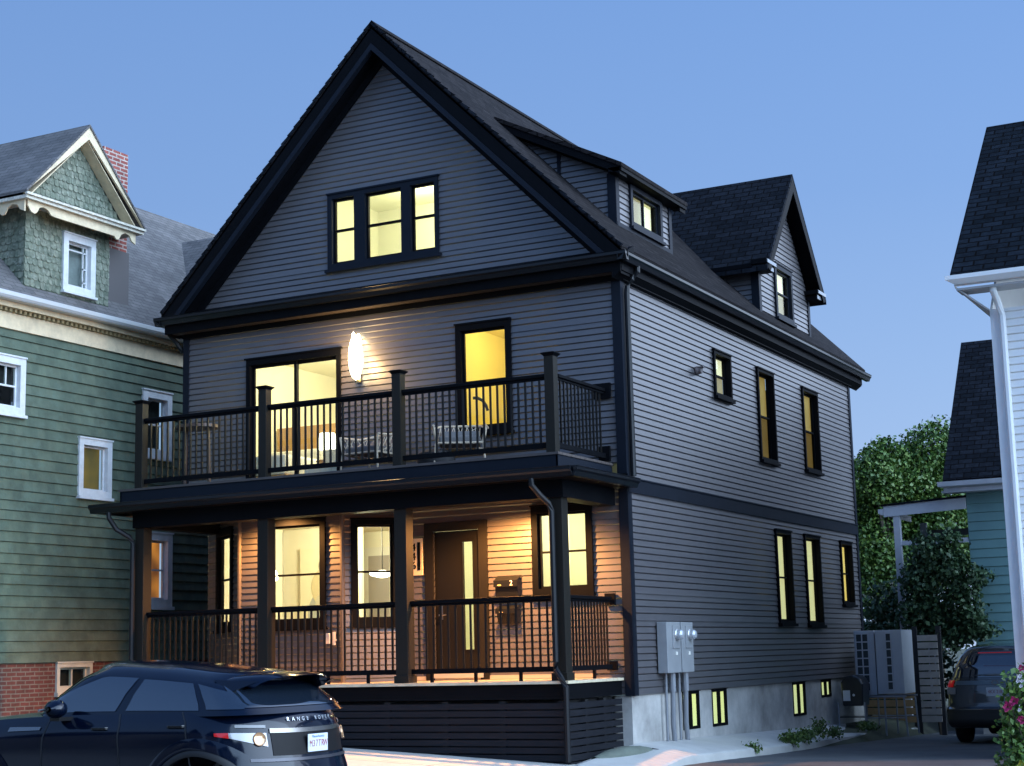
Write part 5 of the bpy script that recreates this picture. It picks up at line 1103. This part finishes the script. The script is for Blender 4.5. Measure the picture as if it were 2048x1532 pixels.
# spoiler over the rear window
rows = []
for j, (dx_, dz_, wf) in enumerate(((-.62, .035, .96), (-.45, .050, .95), (-.28, .052, .93), (-.13, .040, .88), (-.06, .018, .85), (-.10, -.008, .84), (-.30, -.02, .88), (-.55, -.02, .94))):
    rows.append([])
    for i in range(25):
        a = -1+2*i/24; yy = .66*wf*a; cz = .055*math.sqrt(max(0, 1-a*a)); xx_ = dx_-.20*abs(a)**3.2
        rows[-1].append(T1 @ Vector((xx_-.10, yy, ip(p1['roof'], -.45)+cz+dz_-.004-.05*abs(a)**6-(.02 if j < 5 else 0))))
rows.append(rows[0]); MB().grid(rows).build('spoiler', navy, su, smooth=True)
for sd in (-1, 1): MB().prism([T1 @ Vector((-.72, sd*.655, 1.475)), T1 @ Vector((-.28, sd*.60, 1.45)), T1 @ Vector((-.46, sd*.66, 1.385)), T1 @ Vector((-.56, sd*.69, 1.35))], (0, -sd*.03, 0)).build('spoiler_fin', navy, su)

for sd in (-1, 1):
    # tail light: clear with red and amber insets, chrome strip above
    B1.patch('tail_light', clearl, su, .118, .200, lambda a: .68+.075*a, .80, 16, 6, .012, sd)
    B1.patch('tail_light_red', redl, su, .200, .232, lambda a: .752+.02*a, lambda a: .80, 8, 5, .012, sd)
    B1.patch('light_strip', mat('grey_lens', (.20, .20, .20), .2), su, .118, .185, .845, .87, 14, 2, .008, sd)
    MB_ = MB(); c = B1.P(.135, .745, sd, .012); n_ = T1.to_3x3() @ B1.nrm(.135, .745, sd); h_ = n_.cross(Vector((0, 0, 1))).normalized(); v_ = h_.cross(n_)
    rr_ = [[c+(h_*math.cos(k*math.pi/12)+v_*math.sin(k*math.pi/12))*q+n_*d for k in range(24)] for q, d in ((.062, .0), (.058, .014), (.045, .006), (.01, .004))]
    MB_.grid(rr_, closed=True).build('lamp_ring', ambl, su, smooth=True)
    # door handles, mirror, fender vent
    for hx in (-1.78, -.92): q = .90; u = B1.u_of(hx, q); c = B1.loc(u, q, sd); MB().hexa([T1 @ (c+Vector((a, sd*b, d))) for d in (-.045, -.015) for a, b in ((-.10, .0), (.10, .0), (.08, .035), (-.08, .035))]).build('door_handle', pian, su, bevel=.008)
    u0 = B1.u_of(-2.50, .84); u1 = B1.u_of(-2.90, .84); B1.patch('fender_vent', chrome, su, u0, u1, lambda a: .87, lambda a: .90+.012*a, 8, 2, .009, sd)
    mb = MB(); rows = []
    for k in range(11):
        f = k/10; s_ = math.sin(math.pi*min(max(f, .03), .97))**.5; rows.append([T1 @ Vector((-2.22+.115*s_*math.cos(a*math.pi/8)+.05*f, sd*(.93+.25*f), 1.245+.085*s_*math.sin(a*math.pi/8))) for a in range(16)])
    mb.grid(rows, closed=True); mi = mb.build('mirror', navy, su, smooth=True); MB().hexa([T1 @ Vector((-2.22+a, sd*b, h)) for h in (1.135, 1.17) for a, b in ((-.06, .80), (.08, .80), (.06, 1.05), (-.05, 1.05))]).build('mirror_stalk', pian, mi)
    MB().tube([T1 @ Vector((-2.335, sd*.97, 1.24)), T1 @ Vector((-2.32, sd*1.14, 1.235))], .012, 8).build('indicator', clearl, mi)
    u0, u1 = B1.u_of(-1.3, .1), B1.u_of(-3.0, .1); B1.patch('sill_trim', plast, su, u0, u1, .0, .10, 20, 3, .012, sd)
    u0, u1 = B1.u_of(-1.36, .3), B1.u_of(-2.98, .3); B1.patch('door_moulding', mat('satin_dark', (.06, .06, .07), .3, .5), su, u0, u1, .245, .275, 20, 2, .014, sd)
def rear_patch(nm, m_, S, par, ub, t0, t1, off, nt=6):
    g = []
    for j in range(nt+1):
        tt = t0+(t1-t0)*j/nt; us = [ub*i/10 for i in range(11)]; g.append([S.P(max(u, .0001), tt, -1, off) for u in us[::-1]]+[S.P(max(u, .0001), tt, 1, off) for u in us[1:]])
    return MB().grid(g).build(nm, m_, par, smooth=True)
rear_patch('tailgate_panel', mat('tailgate_black', (.006, .006, .007), .5, spec=.15), B1, su, .108, .60, .80, .006); rear_patch('tailgate_bar', chrome, B1, su, .110, .80, .84, .014, 2)
rear_patch('bumper_step', mat('satin_dark', (.06, .06, .07)), B1, su, .16, .545, .575, .012, 2); rear_patch('lower_bumper', plast, B1, su, .17, .06, .30, .010)
c = B1.P(.001, .695, -1, .02); lx = c.x
MB().box(lx-.004, lx+.006, c.y-.155, c.y+.155, c.z-.078, c.z+.078).build('number_plate', platem, su, bevel=.004)
for i, ch in enumerate('M37TRW'): text(ch, 'plate_character', su, (lx+.0075, c.y-.112+i*.045, c.z-.008), (R(90), 0, R(90)), .085, plred, .0008, sx=.75)
text('Massachusetts', 'plate_text', su, (lx+.0075, c.y, c.z+.055), (R(90), 0, R(90)), .034, plblue, .0008)
yy = -.30
for i, ch in enumerate('RANGE ROVER'):
    if ch != ' ':
        f = -.325+.065*i; q = min(abs(f)/.93, 1); u = max(.001, .3*math.asin(q**(p1['pr']/2))/(math.pi/2)) if q > 0 else .001; sd = -1 if f < 0 else 1
        pt = B1.P(u, .915, sd, .008); nn = T1.to_3x3() @ B1.nrm(u, .915, sd)
        text(ch, 'badge_letter', su, pt, (R(78), 0, math.atan2(nn.y, nn.x)+R(90)), .047, mat('badge_silver', (.75, .76, .78), .25, .6), .003, sx=1.1)
# the dark one at the end of the driveway, seen from behind
T2 = TM(3.42, 8.2, -1.17, R(-90))
p2 = dict(L=4.8, W=.93, r=.37, z0=.30, wx=(-1.0, -3.78),
  xf=[(0, -4.65), (.2, -4.78), (.6, -4.8), (1, -4.6)], xr=[(0, -.08), (.1, 0), (.38, 0), (.42, -.09), (.7, -.12), (1, -.18)],
  hw=[(0, .88), (.1, .93), (.6, .93), (.85, .92), (1, .85)], belt=[(-4.9, .85), (-4.5, 1.02), (-3.6, 1.12), (-3, 1.15), (0, 1.2)], Rf=.7, Rr=.30, pr=3.2,
  gxf=[(0, -3.5), (.5, -3.05), (1, -2.5)], gxr=[(0, -.16), (.5, -.26), (1, -.50)], ghw=[(0, .85), (.4, .80), (.8, .72), (1, .64)],
  gz0=[(-5, 1.08), (-3, 1.1), (0, 1.15)], roof=[(-3.6, 1.58), (-3, 1.68), (-2, 1.72), (-1, 1.70), (-.4, 1.64), (0, 1.6)],
  glass=[(-3.0, -2.2, .15, lambda a: .85-.5*max(0, a-.4)), (-2.1, -1.3, .15, .85), (-1.2, -.6, .15, .85)], shut=(-3.2, -2.15, -1.2), rwt=(.08, .84), rwu=.26, gRr=.30, gpr=3.2)
s2, B2, G2 = suv(T2, 'parked_car', 'dark SUV parked at the end of the driveway, seen from behind beside the white house', (3.42, 10, -1.17), p2, mat('dark_slate_paint', (.012, .018, .024), .25, coat=1))
for sd in (-1, 1):
    B2.patch('tail_light', redl, s2, .17, .34, .80, .93, 10, 4, .014, sd); B2.patch('reversing_light', clearl, s2, .15, .33, .66, .79, 10, 4, .014, sd); B2.patch('reflector', ambl, s2, .24, .31, .36, .42, 6, 3, .012, sd)
rear_patch('tailgate_bar', mat('grey_bar', (.10, .13, .15), .3, .3), B2, s2, .16, .84, .92, .012); rear_patch('lower_bumper', plast, B2, s2, .28, .02, .36, .012)
c = B2.P(.001, .70, -1, .02); MB().box(c.x-.155, c.x+.155, c.y-.006, c.y+.004, c.z-.078, c.z+.078).build('number_plate', platem, s2, bevel=.004); text('4KX 218', 'plate_text', s2, (c.x, c.y-.0075, c.z), (R(90), 0, 0), .085, plred, .0008, sx=.8)
c = B2.P(.001, .88, -1, .02); mb = MB(); mb.grid([[c+Vector((.06*math.cos(a*math.pi/10)*k, -.012, .04*math.sin(a*math.pi/10)*k)) for a in range(20)] for k in (1, .8)], closed=True); mb.build('emblem', chrome, s2); MB().tube([T2 @ Vector((-.16, -.3, 1.62)), T2 @ Vector((-.12, .3, 1.62))], .01, 5).build('brake_light', redl, s2)

# ================================================================ unseen houses added behind the camera so the vehicles have something to mirror
for i, (x, w, h, c) in enumerate(((-22, 9, 6.2, (.2, .2, .19)), (-9, 8.5, 6.6, (.12, .11, .1)), (3, 8, 6.0, (.22, .18, .14)), (15.5, 9, 6.4, (.1, .12, .14)), (29, 9, 6.2, (.2, .2, .2)))):
    t = thing('reflection_house', 'unseen gabled house added for the vehicle reflections, number %d from the left' % (i+1), 'house', (x, -33, -1))
    t['label'] = ('pale grey gabled house added out of view for reflections, farthest left', 'brown gabled house added out of view for reflections, left of centre', 'tan gabled house added out of view for reflections, straight behind the viewer', 'slate blue gabled house added out of view for reflections, right of centre', 'light grey gabled house added out of view for reflections, farthest right')[i]
    MB().box(x-w/2, x+w/2, -39, -30, -1, h).build('wall', mat('reflection_wall_%d' % i, c, .8), t)
    MB().prism([(x-w/2-.4, -29.6, h), (x+w/2+.4, -29.6, h), (x, -29.6, h+4)], (0, -10, 0)).build('roof', roofm, t)
